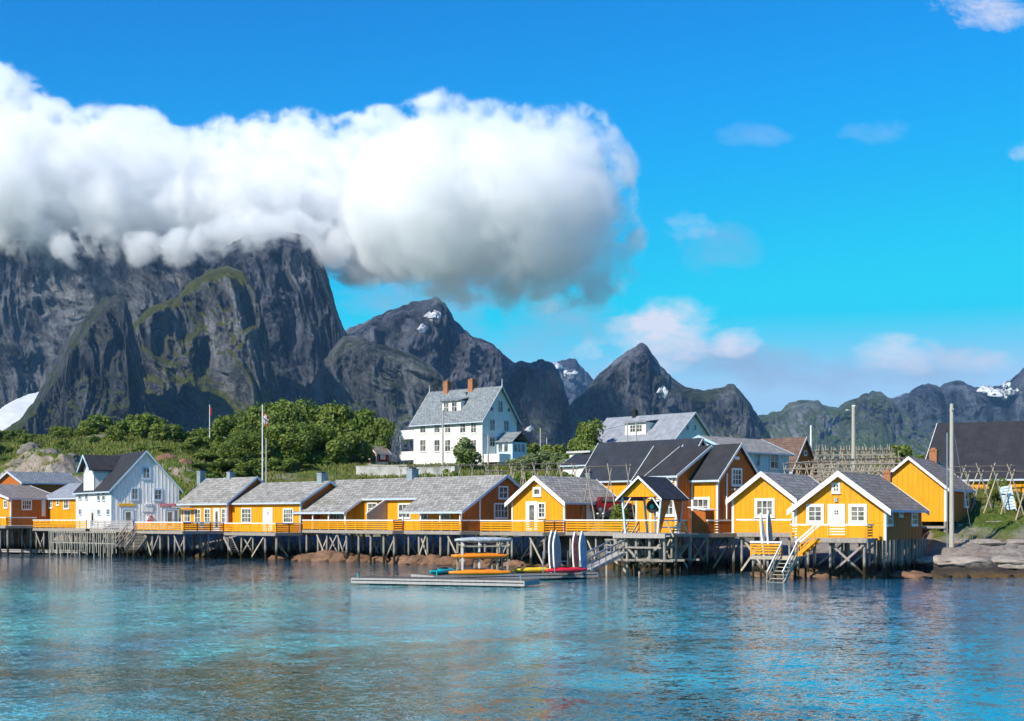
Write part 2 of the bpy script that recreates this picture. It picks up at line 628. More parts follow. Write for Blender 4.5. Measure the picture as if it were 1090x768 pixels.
# ------------------------------------------------------------------ water
def water_mat():
    m, nt, b = mat('sea_water')
    p = position(nt)
    # bed seen through shallow water: pale sand patches, kelp patches; deeper and bluer towards the right
    w = nt.nodes.new('ShaderNodeMapping')
    w.inputs['Scale'].default_value = (0.055, 0.045, 1)
    lk(nt, p, w.inputs['Vector'])
    f = noise(nt, w.outputs[0], 1.0, 5, 0.55, 0.6)
    w2 = nt.nodes.new('ShaderNodeMapping')
    w2.inputs['Scale'].default_value = (0.13, 0.09, 1)
    w2.inputs['Location'].default_value = (4.3, 1.2, 0)
    lk(nt, p, w2.inputs['Vector'])
    f2 = noise(nt, w2.outputs[0], 1.0, 6, 0.62, 0.8)
    s = nt.nodes.new('ShaderNodeSeparateXYZ')
    lk(nt, p, s.inputs[0])
    sand = mixc(nt, ramp(nt, f, [(0.36, 0.0), (0.62, 1.0)]), (0.012, 0.20, 0.28), (0.035, 0.45, 0.44))
    kelp = mixc(nt, ramp(nt, f2, [(0.30, 0.0), (0.7, 1.0)]), (0.014, 0.034, 0.032), (0.035, 0.11, 0.06))
    # nearer water left of the middle is over kelp
    near = ramp(nt, mth(nt, 'DIVIDE', s.outputs[1], 120), [(0.22, 1.0), (0.33, 0.75), (0.46, 0.25), (0.62, 0.0)])
    kx = ramp(nt, mth(nt, 'ADD', mth(nt, 'MULTIPLY', s.outputs[0], 0.02), 0.5), [(0.0, 0.25), (0.3, 0.55), (0.55, 0.7), (0.8, 0.2), (1.0, 0.0)])
    kk = mth(nt, 'ADD', mth(nt, 'MULTIPLY', near, kx), mth(nt, 'MULTIPLY', mth(nt, 'SUBTRACT', f2, 0.5), 2.2))
    kk = ramp(nt, kk, [(0.22, 0.0), (0.55, 1.0)])
    c = mixc(nt, kk, sand, kelp)
    deep = ramp(nt, mth(nt, 'ADD', mth(nt, 'MULTIPLY', s.outputs[0], 0.022), mth(nt, 'MULTIPLY', f, 0.5)), [(0.25, 0.0), (0.75, 1.0)])
    c = mixc(nt, mth(nt, 'MULTIPLY', deep, 0.85), c, (0.004, 0.14, 0.34))
    # towards the piers the water colour turns to dark blue
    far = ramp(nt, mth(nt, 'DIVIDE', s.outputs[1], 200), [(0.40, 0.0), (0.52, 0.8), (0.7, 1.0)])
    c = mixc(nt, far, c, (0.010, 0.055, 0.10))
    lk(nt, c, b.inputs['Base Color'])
    b.inputs['Roughness'].default_value = 0.04
    b.inputs['IOR'].default_value = 1.33
    # wind ripples: the slope of the surface at each point, short steep wavelets over a slow chop (a slope field, so that
    # crests smaller than a pixel still scatter the reflections as they do on real water)
    mp = nt.nodes.new('ShaderNodeMapping')
    mp.inputs['Scale'].default_value = (1.0, 1.35, 1)
    mp.inputs['Rotation'].default_value = (0, 0, 0.3)
    lk(nt, p, mp.inputs['Vector'])
    gust = ramp(nt, noise(nt, p, 0.045, 4, 0.6), [(0.32, 0.5), (0.68, 1.15)])
    acc = None
    for sc_, det, amp in ((0.5, 2, WAVE[0]), (2.2, 3, WAVE[1]), (7.5, 2, WAVE[2])):
        n = nt.nodes.new('ShaderNodeTexNoise')
        n.inputs['Scale'].default_value = sc_
        n.inputs['Detail'].default_value = det
        n.inputs['Roughness'].default_value = 0.6
        lk(nt, mp.outputs[0], n.inputs['Vector'])
        v = nt.nodes.new('ShaderNodeVectorMath'); v.operation = 'SUBTRACT'
        lk(nt, n.outputs['Color'], v.inputs[0]); v.inputs[1].default_value = (.5, .5, .5)
        w_ = nt.nodes.new('ShaderNodeVectorMath'); w_.operation = 'SCALE'
        lk(nt, v.outputs[0], w_.inputs[0]); w_.inputs['Scale'].default_value = amp
        if acc is None: acc = w_.outputs[0]
        else:
            ad = nt.nodes.new('ShaderNodeVectorMath'); ad.operation = 'ADD'
            lk(nt, acc, ad.inputs[0]); lk(nt, w_.outputs[0], ad.inputs[1]); acc = ad.outputs[0]
    gs = nt.nodes.new('ShaderNodeVectorMath'); gs.operation = 'SCALE'
    lk(nt, acc, gs.inputs[0]); lk(nt, gust, gs.inputs['Scale'])
    fl = nt.nodes.new('ShaderNodeVectorMath'); fl.operation = 'MULTIPLY'
    lk(nt, gs.outputs[0], fl.inputs[0]); fl.inputs[1].default_value = (1, 1, 0)
    up = nt.nodes.new('ShaderNodeVectorMath'); up.operation = 'ADD'
    lk(nt, fl.outputs[0], up.inputs[0]); up.inputs[1].default_value = (0, 0, 1)
    nz = nt.nodes.new('ShaderNodeVectorMath'); nz.operation = 'NORMALIZE'
    lk(nt, up.outputs[0], nz.inputs[0])
    lk(nt, nz.outputs[0], b.inputs['Normal'])
    return m


WAVE = (0.20, 0.42, 0.60)
wm = MB()
wm.add([(-9000, -400, 0), (9000, -400, 0), (9000, 9000, 0), (-9000, 9000, 0)], [(0, 1, 2, 3)])
tag(wm.build('sea_water', water_mat()), kind='structure')

# ------------------------------------------------------------------ ground
PXN = np.array([-150, 0, 60, 120, 180, 240, 320, 400, 480, 560, 640, 720, 800, 880, 950, 975, 992, 1040, 1090, 1250], float)
SHORE = np.array([198, 182, 174, 166, 160, 153, 147, 141, 133, 127, 119, 116, 114, 112, 110, 105, 101, 101, 102, 106], float)
TT = np.array([-60, -12, -3, 0, 3, 8, 15, 25, 40, 60, 85, 120, 180, 300, 600, 9000], float)
LOW = [-4, -2.2, -0.7, 0.02]
ZT = np.array([
    LOW + [0.9, 2.2, 5.5, 10.0, 12.5, 15.5, 18.5, 21.0, 19, 10, 4, 3],      # -150
    LOW + [0.9, 2.2, 5.5, 9.5, 12.0, 15.0, 18.5, 21.5, 19, 10, 4, 3],       # 0
    LOW + [0.9, 2.0, 5.0, 10.5, 13.5, 15.5, 18.5, 21.5, 19, 10, 4, 3],      # 60
    LOW + [0.8, 1.8, 3.5, 7.5, 11.5, 15.0, 18.0, 21.5, 19, 10, 4, 3],       # 120
    LOW + [0.7, 1.6, 3.0, 6.0, 10.5, 14.5, 17.5, 21.0, 19, 10, 4, 3],       # 180
    LOW + [0.7, 1.5, 2.8, 5.0, 8.5, 11.5, 14.5, 18.0, 18, 10, 4, 3],        # 240
    LOW + [0.7, 1.4, 2.6, 4.8, 8.5, 11.0, 13.0, 14.5, 14, 9, 4, 3],         # 320
    LOW + [0.7, 1.4, 2.6, 4.8, 8.5, 10.8, 12.6, 13.8, 13, 9, 4, 3],         # 400
    LOW + [0.7, 1.4, 2.6, 4.8, 7.8, 10.2, 12.4, 13.0, 13, 9, 4, 3],         # 480
    LOW + [0.7, 1.4, 2.6, 4.6, 7.4, 9.6, 11.6, 13.4, 16, 10, 4, 3],         # 560
    LOW + [3.0, 4.9, 5.8, 6.5, 7.4, 8.8, 10.4, 11.4, 11, 8, 4, 3],          # 640
    LOW + [0.5, 2.6, 4.4, 5.2, 6.4, 8.0, 9.8, 10.6, 10, 8, 4, 3],           # 720
    LOW + [0.5, 1.2, 2.2, 3.6, 6.2, 8.2, 9.8, 10.4, 10, 8, 4, 3],           # 800
    LOW + [0.5, 1.2, 2.3, 4.2, 6.8, 8.4, 9.6, 10.0, 9, 7, 4, 3],            # 880
    LOW + [0.5, 1.3, 2.6, 4.6, 6.8, 8.4, 9.2, 9.6, 9, 7, 4, 3],             # 950
    LOW + [0.7, 1.7, 3.0, 5.0, 7.0, 8.4, 9.2, 9.6, 9, 7, 4, 3],             # 975
    LOW + [0.8, 1.9, 3.4, 5.6, 7.2, 8.4, 9.2, 9.6, 9, 7, 4, 3],             # 992
    LOW + [0.8, 1.9, 3.6, 6.2, 7.8, 8.6, 9.2, 9.6, 9, 7, 4, 3],             # 1040
    LOW + [0.8, 1.9, 3.6, 6.2, 7.9, 8.6, 9.2, 9.6, 9, 7, 4, 3],             # 1090
    LOW + [0.8, 1.9, 3.6, 6.2, 7.9, 8.6, 9.2, 9.6, 9, 7, 4, 3]])            # 1250


def base_ground(px, d):
    px, d = np.asarray(px, float), np.asarray(d, float)
    px = np.clip(px, PXN[0], PXN[-1])
    i = np.clip(np.searchsorted(PXN, px) - 1, 0, len(PXN) - 2)
    a = (px - PXN[i]) / (PXN[i + 1] - PXN[i])
    sh = SHORE[i] * (1 - a) + SHORE[i + 1] * a
    t = np.clip(d - sh, TT[0], TT[-1])
    j = np.clip(np.searchsorted(TT, t) - 1, 0, len(TT) - 2)
    b = (t - TT[j]) / (TT[j + 1] - TT[j])
    b = b * b * (3 - 2 * b) * 0.5 + b * 0.5
    z = (ZT[i, j] * (1 - a) + ZT[i + 1, j] * a) * (1 - b) + (ZT[i, j + 1] * (1 - a) + ZT[i + 1, j + 1] * a) * b
    return z, t


def ground(x, y):
    """height of the ground sheet"""
    x, y = np.asarray(x, float), np.asarray(y, float)
    yy = np.maximum(y, 20)
    px = x / yy * F + 545
    z, t = base_ground(px, yy)
    env = np.clip((t + 2) / 10, 0, 1) * np.clip((900 - t) / 500, 0, 1)
    z = z + env * (0.45 * fbm(x / 9, y / 9, 0.3, 5) + 1.0 * fbm(x / 34, y / 34, 1.7, 4) * np.clip(t / 50, 0, 1))
    # craggy ground on the left slope and slabs on the right-hand shore
    crag = np.exp(-((px - 55) / 60) ** 2) * np.exp(-((t - 24) / 20) ** 2) + 0.7 * np.exp(-((px - 190) / 32) ** 2) * np.exp(-((t - 42) / 18) ** 2)
    z = z + crag * 2.2 * ridged(x / 10, y / 10, 2.2, 4)
    slab = np.clip((px - 965) / 25, 0, 1) * np.clip((40 - t) / 20, 0, 1) * np.clip((t + 3) / 4, 0, 1)
    z = z + slab * (0.55 * ridged(x / 7, y / 3.4, 5.1, 4) - 0.3)
    shore = np.exp(-((t - 1.0) / 4.0) ** 2)
    z = z + shore * 0.45 * fbm(x / 1.9, y / 1.9, 8.8, 4)
    return z


def ground_z(x, y):
    return float(ground(np.array([x]), np.array([y]))[0])


def ground_mat():
    m, nt, b = mat('grass_and_rock_ground')
    p = position(nt)
    g = nt.nodes.new('ShaderNodeNewGeometry')
    sn = nt.nodes.new('ShaderNodeSeparateXYZ')
    lk(nt, g.outputs['Normal'], sn.inputs[0])
    sp = nt.nodes.new('ShaderNodeSeparateXYZ')
    lk(nt, p, sp.inputs[0])
    n1 = noise(nt, p, 0.16, 6, 0.62)
    n2 = noise(nt, p, 1.1, 6, 0.65)
    n3 = noise(nt, p, 0.05, 4, 0.6)
    grass = mixc(nt, ramp(nt, n2, [(0.3, 0.0), (0.7, 1.0)]), (0.05, 0.10, 0.012), (0.13, 0.18, 0.025))
    dry = mixc(nt, ramp(nt, n2, [(0.3, 0.0), (0.7, 1.0)]), (0.14, 0.11, 0.03), (0.21, 0.17, 0.05))
    grass = mixc(nt, ramp(nt, n1, [(0.48, 0.0), (0.66, 0.85)]), grass, dry)
    rockn = noise(nt, position(nt, (1, 1, 2.2)), 0.9, 8, 0.7, 0.4)
    rock = mixc(nt, ramp(nt, rockn, [(0.28, 0.0), (0.48, 0.55), (0.7, 1.0)]), (0.15, 0.125, 0.10), (0.54, 0.475, 0.40))
    crack = noise(nt, position(nt, (1, 1.6, 2.5)), 3.2, 7, 0.75, 0.8)
    rock = mixc(nt, 1.0, rock, ramp(nt, crack, [(0.36, 0.35), (0.46, 0.85), (0.7, 1.1)]), 'MULTIPLY')
    rock = mixc(nt, mth(nt, 'MULTIPLY', ramp(nt, n1, [(0.45, 0.0), (0.62, 1.0)]), 0.45), rock, (0.30, 0.19, 0.12))
    # rock where steep, below the turf line, and in bald patches
    k = ramp(nt, mth(nt, 'ADD', sn.outputs[2], mth(nt, 'MULTIPLY', mth(nt, 'SUBTRACT', n2, 0.5), 0.35)), [(0.70, 1.0), (0.84, 0.0)])
    line = ramp(nt, mth(nt, 'ADD', sp.outputs[2], mth(nt, 'MULTIPLY', mth(nt, 'SUBTRACT', n1, 0.5), 7.0)), [(0.0, 1.0), (2.6 / 10, 1.0), (4.4 / 10, 0.0)])
    line_in = nt.nodes[-1]
    # scale heights to the ramp's 0..1 range
    hz_ = mth(nt, 'MULTIPLY', mth(nt, 'ADD', sp.outputs[2], mth(nt, 'MULTIPLY', mth(nt, 'SUBTRACT', n1, 0.5), 7.0)), 0.1)
    line = ramp(nt, hz_, [(0.0, 1.0), (0.235, 1.0), (0.33, 0.0)])
    bald = ramp(nt, n3, [(0.60, 0.0), (0.66, 0.8)])
    k = mth(nt, 'MAXIMUM', k, mth(nt, 'MAXIMUM', line, bald))
    c = mixc(nt, k, grass, rock)
    # weed and wet rock in the tide zone
    tide = ramp(nt, mth(nt, 'ADD', mth(nt, 'MULTIPLY', sp.outputs[2], 0.5), mth(nt, 'MULTIPLY', mth(nt, 'SUBTRACT', n2, 0.5), 0.5)), [(0.32, 1.0), (0.72, 0.0)])
    c = mixc(nt, mth(nt, 'MULTIPLY', tide, 0.92), c, mixc(nt, ramp(nt, sp.outputs[2], [(0.1, 1.0), (0.5, 0.0)]), (0.035, 0.027, 0.022), (0.12, 0.07, 0.02)))
    lk(nt, c, b.inputs['Base Color'])
    b.inputs['Roughness'].default_value = 0.9
    b.inputs['Specular IOR Level'].default_value = 0.15
    bump(nt, b, mth(nt, 'ADD', rockn, mth(nt, 'ADD', mth(nt, 'MULTIPLY', crack, 0.6), mth(nt, 'MULTIPLY', n2, 0.6))), 0.9, 0.35)
    return m


def make_ground():
    pxs = np.concatenate([np.linspace(-900, -60, 60)[:-1], np.linspace(-60, 1150, 620), np.linspace(1150, 1990, 60)[1:]])
    ts = np.concatenate([np.linspace(-60, -4, 12), np.linspace(-3.5, 45, 120), np.linspace(46, 130, 90), np.linspace(135, 320, 40), np.geomspace(340, 8200, 26)])
    P, T = np.meshgrid(pxs, ts, indexing='ij')
    i = np.clip(np.searchsorted(PXN, np.clip(P, PXN[0], PXN[-1])) - 1, 0, len(PXN) - 2)
    a = (np.clip(P, PXN[0], PXN[-1]) - PXN[i]) / (PXN[i + 1] - PXN[i])
    D = SHORE[i] * (1 - a) + SHORE[i + 1] * a + T
    X = (P - 545) / F * D
    Z = ground(X, D)
    V = np.stack([X, D, Z], -1).reshape(-1, 3)
    me = np_mesh('ground', V, grid_faces(len(pxs), len(ts)), GROUND)
    tag(link('ground', me), kind='structure')


GROUND = ground_mat()
make_ground()


# ------------------------------------------------------------------ mountains
def mountain_mat(name, rock0, rock1, grass0, grass1, grass_line, grass_amt, scale=1.0, zlim=2000.0):
    m, nt, b = mat(name)
    p = position(nt)
    g = nt.nodes.new('ShaderNodeNewGeometry')
    sn = nt.nodes.new('ShaderNodeSeparateXYZ')
    lk(nt, g.outputs['Normal'], sn.inputs[0])
    sp = nt.nodes.new('ShaderNodeSeparateXYZ')
    lk(nt, p, sp.inputs[0])
    vert = noise(nt, position(nt, (1, 1, 0.28)), 0.016 / scale, 9, 0.68, 0.6)
    fine = noise(nt, position(nt, (1, 1, 0.6)), 0.07 / scale, 8, 0.7, 0.4)
    lay = noise(nt, position(nt, (0.25, 0.25, 1.0)), 0.02 / scale, 6, 0.65, 0.8)
    n1 = noise(nt, p, 0.006 / scale, 6, 0.6)
    t = mth(nt, 'ADD', mth(nt, 'MULTIPLY', vert, 0.5), mth(nt, 'ADD', mth(nt, 'MULTIPLY', fine, 0.3), mth(nt, 'MULTIPLY', lay, 0.2)))
    rock = mixc(nt, ramp(nt, t, [(0.42, 0.0), (0.50, 0.4), (0.60, 1.0)]), rock0, rock1)
    cracks = noise(nt, position(nt, (1, 1, 0.45)), 0.03 / scale, 10, 0.78, 1.2)
    rock = mixc(nt, 1.0, rock, ramp(nt, cracks, [(0.38, 0.3), (0.47, 0.9), (0.65, 1.25)]), 'MULTIPLY')
    slab = ramp(nt, noise(nt, position(nt, (1, 1, 0.5)), 0.0035 / scale, 3, 0.5, 0.5), [(0.36, 0.62), (0.62, 1.55)])
    rock = mixc(nt, 1.0, rock, slab, 'MULTIPLY')
    # crevices: rock colour darkens along the low lines of the noise
    cr = ramp(nt, vert, [(0.40, 0.35), (0.47, 1.0)])
    rock = mixc(nt, 1.0, rock, cr, 'MULTIPLY')
    gr = mixc(nt, ramp(nt, fine, [(0.35, 0.0), (0.65, 1.0)]), grass0, grass1)
    up = mth(nt, 'ADD', sn.outputs[2], mth(nt, 'ADD', mth(nt, 'MULTIPLY', mth(nt, 'SUBTRACT', fine, 0.5), 0.5), mth(nt, 'MULTIPLY', mth(nt, 'SUBTRACT', n1, 0.5), 0.8)))
    k = ramp(nt, up, [(grass_line, 0.0), (grass_line + 0.16, 1.0)])
    # turf thins out with height above the sea
    hh = mth(nt, 'DIVIDE', mth(nt, 'ADD', sp.outputs[2], mth(nt, 'MULTIPLY', mth(nt, 'SUBTRACT', n1, 0.5), zlim * 1.2)), zlim)
    alt = ramp(nt, hh, [(0.45, 1.0), (1.0, 0.0)])
    k = mth(nt, 'MULTIPLY', k, alt)
    c = mixc(nt, mth(nt, 'MULTIPLY', k, grass_amt), rock, gr)
    lk(nt, c, b.inputs['Base Color'])
    b.inputs['Roughness'].default_value = 0.92
    b.inputs['Specular IOR Level'].default_value = 0.12
    h = mth(nt, 'ADD', mth(nt, 'MULTIPLY', vert, 1.0), mth(nt, 'ADD', mth(nt, 'MULTIPLY', fine, 0.5), mth(nt, 'MULTIPLY', lay, 0.5)))
    bump(nt, b, mth(nt, 'ADD', h, mth(nt, 'MULTIPLY', cracks, 0.8)), 1.0, 30 * scale)
    return m


MR = mountain_mat('dark_gneiss_cliff', (0.03, 0.034, 0.046), (0.235, 0.24, 0.265), (0.04, 0.07, 0.012), (0.12, 0.145, 0.028), 0.38, 1.0, 1.0, 380.0)
MA = mountain_mat('pale_slab_cliff', (0.05, 0.053, 0.062), (0.36, 0.36, 0.375), (0.04, 0.07, 0.012), (0.12, 0.145, 0.028), 0.44, 1.0, 1.0, 380.0)
MD = mountain_mat('dark_pillar_rock', (0.022, 0.025, 0.034), (0.17, 0.172, 0.185), (0.04, 0.065, 0.012), (0.13, 0.14, 0.028), 0.36, 1.0, 1.0, 420.0)
MG = mountain_mat('turfy_gneiss_slope', (0.045, 0.047, 0.052), (0.25, 0.25, 0.255), (0.06, 0.075, 0.012), (0.17, 0.17, 0.03), 0.27, 1.0, 1.0, 900.0)
MJ = mountain_mat('green_mountain_side', (0.055, 0.06, 0.072), (0.26, 0.27, 0.29), (0.05, 0.09, 0.02), (0.14, 0.19, 0.045), 0.34, 1.0, 1.3, 560.0)
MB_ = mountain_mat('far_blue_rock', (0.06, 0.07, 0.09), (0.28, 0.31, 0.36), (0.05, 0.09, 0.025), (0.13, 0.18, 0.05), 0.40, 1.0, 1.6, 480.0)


def mountain(name, pts, d, reach, mtl, amp=0.10, gully=0.35, foot=0.0, seed=0.0, nv=190, step=1.0, bow=0.0, jag=1.0, power=1.7, slant=0.25):
    """A massif from its skyline. pts: skyline as (column, row) of the photo; d: distance of the crest (number, or one per point).
    The crest is raised at that distance; the front falls to the sea over reach*height with ribs and gullies, the back falls away."""
    px = np.array([p[0] for p in pts], float)
    py = np.array([p[1] for p in pts], float)
    dd = np.full(len(pts), d, float) if np.isscalar(d) else np.array(d, float)
    seg = np.concatenate([[0], np.cumsum(np.hypot(np.diff(px), np.diff(py)))])
    n = int(seg[-1] / step) + 2
    u = np.linspace(0, seg[-1], n)
    px, py, dd = np.interp(u, seg, px), np.interp(u, seg, py), np.interp(u, seg, dd)
    sc = dd.mean() / F
    jx = fbm(u / 9.0, seed, 0.5, 5) * 2.6 * jag
    jy = fbm(u / 7.0, seed + 40, 0.5, 5) * 2.6 * jag
    px, py = px + jx * 0.5, py + jy
    X0, Y0, Z0 = (px - 545) / F * dd, dd, EYE + (HZ - py) / F * dd
    Z0 = np.maximum(Z0, 2)
    Hm = Z0.max()
    v = np.linspace(0, 1, nv) ** 0.9
    U, Vv = np.meshgrid(np.arange(n), v, indexing='ij')
    H = Z0[U]
    z = H - (H + 8) * Vv
    # horizontal run-out: steep on top, easing to an apron
    run = reach * (0.42 * Vv + 0.58 * Vv ** (power * 1.9)) * (0.35 * Hm + 0.65 * H)
    s = (u * sc)[U]
    w1 = Hm * 0.16 * fbm(s / (Hm * 0.45), z / (Hm * 0.45), seed + 61, 3)
    w2 = Hm * 0.16 * fbm(s / (Hm * 0.45), z / (Hm * 0.45), seed + 83, 3)
    s2, z2 = s + w1 + slant * z, z + w2
    rib = ridged(s2 / (Hm * gully * 1.3), z2 / (Hm * gully * 3.2), seed + 3.3, 3, 0.5)
    med = ridged(s2 / (Hm * 0.16), z2 / (Hm * 0.24), seed + 9.1, 4, 0.55)
    fin = ridged((s2 + 0.5 * z2) / (Hm * 0.05), (z2 - 0.4 * s2) / (Hm * 0.09), seed + 21, 4, 0.62)
    env = np.clip(Vv / 0.10, 0, 1) ** 0.8 * (1 - 0.55 * Vv)
    off = run + env * Hm * amp * (rib * 1.15 + med * 0.36 + fin * 0.20)
    off = off + bow * Hm * np.sin(np.pi * np.clip(U / (n - 1), 0, 1)) * Vv
    # ledges: drop in height follows bands
    z = z + env * Hm * 0.02 * fbm(s / (Hm * 0.12), off / (Hm * 0.05), seed + 5, 4)
    lean = fbm(s / (Hm * 0.5), z / (Hm * 0.6), seed + 77, 3) * Hm * amp * 0.7 * env
    X = X0[U] * (1 - off / dd[U]) + lean
    Y = Y0[U] - off
    front = np.stack([X, Y, z], -1)
    nb = 14
    vb = np.linspace(0, 1, nb + 1)[1:][::-1]
    Ub, Vb = np.meshgrid(np.arange(n), vb, indexing='ij')
    Hb = Z0[Ub]
    zb = Hb - (Hb + 8) * Vb ** 1.1
    Yb = Y0[Ub] + Vb * 0.75 * Hb
    Xb = X0[Ub] * Yb / Y0[Ub]
    back = np.stack([Xb, Yb, zb], -1)
    G = np.concatenate([back, front], axis=1)
    me = np_mesh(name, G.reshape(-1, 3), grid_faces(n, nb + nv), mtl)
    o = tag(link(name, me), kind='structure')
    return o, front


A_o, A_f = mountain('mountain_terrain', [(-260, 300), (-160, 246), (-90, 236), (-20, 240), (60, 244), (140, 243), (200, 250), (240, 262), (258, 300), (272, 360), (285, 430), (290, 470)],
                    3100, 0.55, MA, amp=0.09, gully=0.30, seed=1.2, power=2.2)
C_o, C_f = mountain('mountain_terrain', [(176, 420), (196, 360), (212, 305), (226, 280), (240, 262), (262, 250), (300, 246), (326, 250), (337, 264), (346, 285), (353, 310), (362, 340), (374, 366), (392, 400), (410, 440), (428, 480)],
                    2900, 0.5, MR, amp=0.10, gully=0.34, seed=5.7, power=2.4)
D_o, D_f = mountain('mountain_terrain', [(118, 440), (130, 385), (143, 343), (160, 327), (176, 320), (190, 318), (203, 301), (217, 291), (232, 285), (246, 284), (260, 290), (270, 306), (276, 330), (284, 362), (291, 395), (296, 430), (306, 470)],
                    2550, 0.75, MG, amp=0.12, gully=0.30, seed=9.4, power=1.5)
B_o, B_f = mountain('mountain_terrain', [(-40, 480), (0, 462), (22, 446), (38, 424), (52, 398), (68, 370), (84, 346), (100, 327), (112, 317), (124, 315), (134, 320), (140, 338), (145, 365), (151, 395), (157, 425), (166, 455), (180, 480)],
                    2250, 0.62, MD, amp=0.10, gully=0.30, seed=13.1, power=1.8)
E_o, E_f = mountain('mountain_terrain', [(318, 440), (336, 400), (352, 372), (366, 358), (384, 360), (402, 366), (424, 372), (444, 380), (462, 392), (474, 404), (486, 424), (500, 450), (512, 478)],
                    2650, 0.6, MA, amp=0.12, gully=0.45, seed=17.7, power=1.6)
F_o, F_f = mountain('mountain_terrain', [(300, 420), (340, 368), (366, 352), (384, 345), (402, 337), (420, 329), (440, 322), (456, 319), (466, 317), (474, 323), (480, 335), (490, 346), (502, 358), (520, 365), (534, 376), (548, 388), (566, 420), (590, 470)],
                    3900, 0.85, MR, amp=0.13, gully=0.45, seed=23.3, power=1.4)
G_o, G_f = mountain('mountain_terrain', [(500, 470), (516, 430), (530, 405), (545, 389), (556, 385), (566, 386), (578, 383), (588, 386), (596, 398), (602, 416), (608, 440), (613, 465), (620, 490)],
                    3300, 0.5, MR, amp=0.10, gully=0.4, seed=29.9, power=2.2)
H_o, H_f = mountain('mountain_terrain', [(540, 440), (562, 405), (584, 390), (596, 385), (606, 382), (612, 383), (620, 391), (630, 402), (645, 420), (670, 450)],
                    7200, 0.9, MB_, amp=0.10, gully=0.4, seed=31.5)
I_o, I_f = mountain('mountain_terrain', [(575, 478), (592, 452), (606, 434), (622, 416), (638, 398), (654, 384), (668, 374), (677, 368), (683, 365), (689, 369), (695, 378), (704, 390), (716, 403), (732, 413), (750, 415), (768, 413), (774, 410), (781, 409), (787, 414), (794, 424), (802, 436), (812, 452), (826, 474)],
                    3600, 0.8, MR, amp=0.10, gully=0.5, seed=37.7, power=1.7)
J_o, J_f = mountain('mountain_terrain', [(770, 462), (800, 445), (818, 440), (832, 438), (836, 432), (848, 427), (862, 426), (872, 426), (876, 431), (892, 433), (906, 426), (918, 420), (930, 416), (940, 418), (948, 425), (956, 434), (970, 446), (990, 466)],
                    4700, 1.5, MJ, amp=0.13, gully=0.6, seed=41.1, power=1.2)
K_o, K_f = mountain('mountain_terrain', [(920, 462), (938, 430), (948, 424), (962, 421), (976, 412), (988, 408), (1000, 411), (1012, 407), (1022, 405), (1034, 411), (1044, 413), (1060, 412), (1070, 409), (1080, 402), (1090, 391), (1106, 372), (1126, 358), (1150, 352), (1200, 372), (1280, 420), (1380, 470)],
                    5600, 1.1, MB_, amp=0.11, gully=0.45, seed=47.7, power=1.6)


# snow: old drifts lying on the slopes, taken from a patch of the mountain's own surface and lifted off it
def snow_mat():
    m, nt, b = mat('old_snow')
    f = noise(nt, position(nt), 0.05, 5, 0.6)
    lk(nt, mixc(nt, f, (0.46, 0.48, 0.51), (0.72, 0.73, 0.75)), b.inputs['Base Color'])
    b.inputs['Roughness'].default_value = 0.8
    bump(nt, b, f, 0.4, 3)
    return m


SNOW = snow_mat()


def project(P):
    return np.stack([545 + P[..., 0] / P[..., 1] * F, HZ - (P[..., 2] - EYE) / P[..., 1] * F], -1)


def snow_patch(front, px, py, rx, ry, seed, lift):
    """a small drift lying on a mountain's front round a bearing: its points sit on the rock face itself, lifted off it a little"""
    q = project(front).reshape(-1, 2)
    D = front.reshape(-1, 3)[:, 1]
    near = (np.abs(q[:, 0] - px) < rx * 2 + 6) & (np.abs(q[:, 1] - py) < ry * 2 + 6)
    q, D = q[near], D[near]
    n, k = 26, 14
    V = []
    for i in range(n):
        for j in range(k):
            u, v = -1 + 2 * i / (n - 1), -1 + 2 * j / (k - 1)
            w = math.sqrt(max(0.0, 1 - u * u)) * (1 + .5 * float(noise3(u * 2.2, seed, .5 + (v > 0))))
            x = px + u * rx
            y = py + v * w * ry + ry * .9 * float(noise3(u * 1.7, seed + 7, 2.5)) + u * ry * .5
            e = (q[:, 0] - x) ** 2 + (q[:, 1] - y) ** 2
            m_ = np.argsort(e)[:8]
            V.append(tuple(at(x, y, float(D[m_].min()) - lift)))
    me = np_mesh('snow_field', V, grid_faces(n, k), SNOW)
    o = tag(link('snow_field', me), kind='structure')
    md = o.modifiers.new('thick', 'SOLIDIFY')
    md.thickness = lift * .8


snow_patch(F_f, 461, 339, 4.2, 1.3, 1.0, 26)
snow_patch(F_f, 447, 352, 2.6, .9, 2.0, 26)
snow_patch(H_f, 592, 392, 2.6, 1.2, 3.0, 30)
snow_patch(H_f, 606, 398, 6.5, .9, 4.0, 30)
snow_patch(I_f, 704, 419, 6, .55, 5.0, 26)
snow_patch(K_f, 1064, 422, 8, 2.0, 6.0, 30)
snow_patch(K_f, 1050, 418, 4, 1.0, 7.0, 30)
snow_patch(K_f, 1075, 415, 2.6, 3.2, 8.0, 30)
snow_patch(G_f, 563, 459, 2.4, 1.1, 9.0, 24)


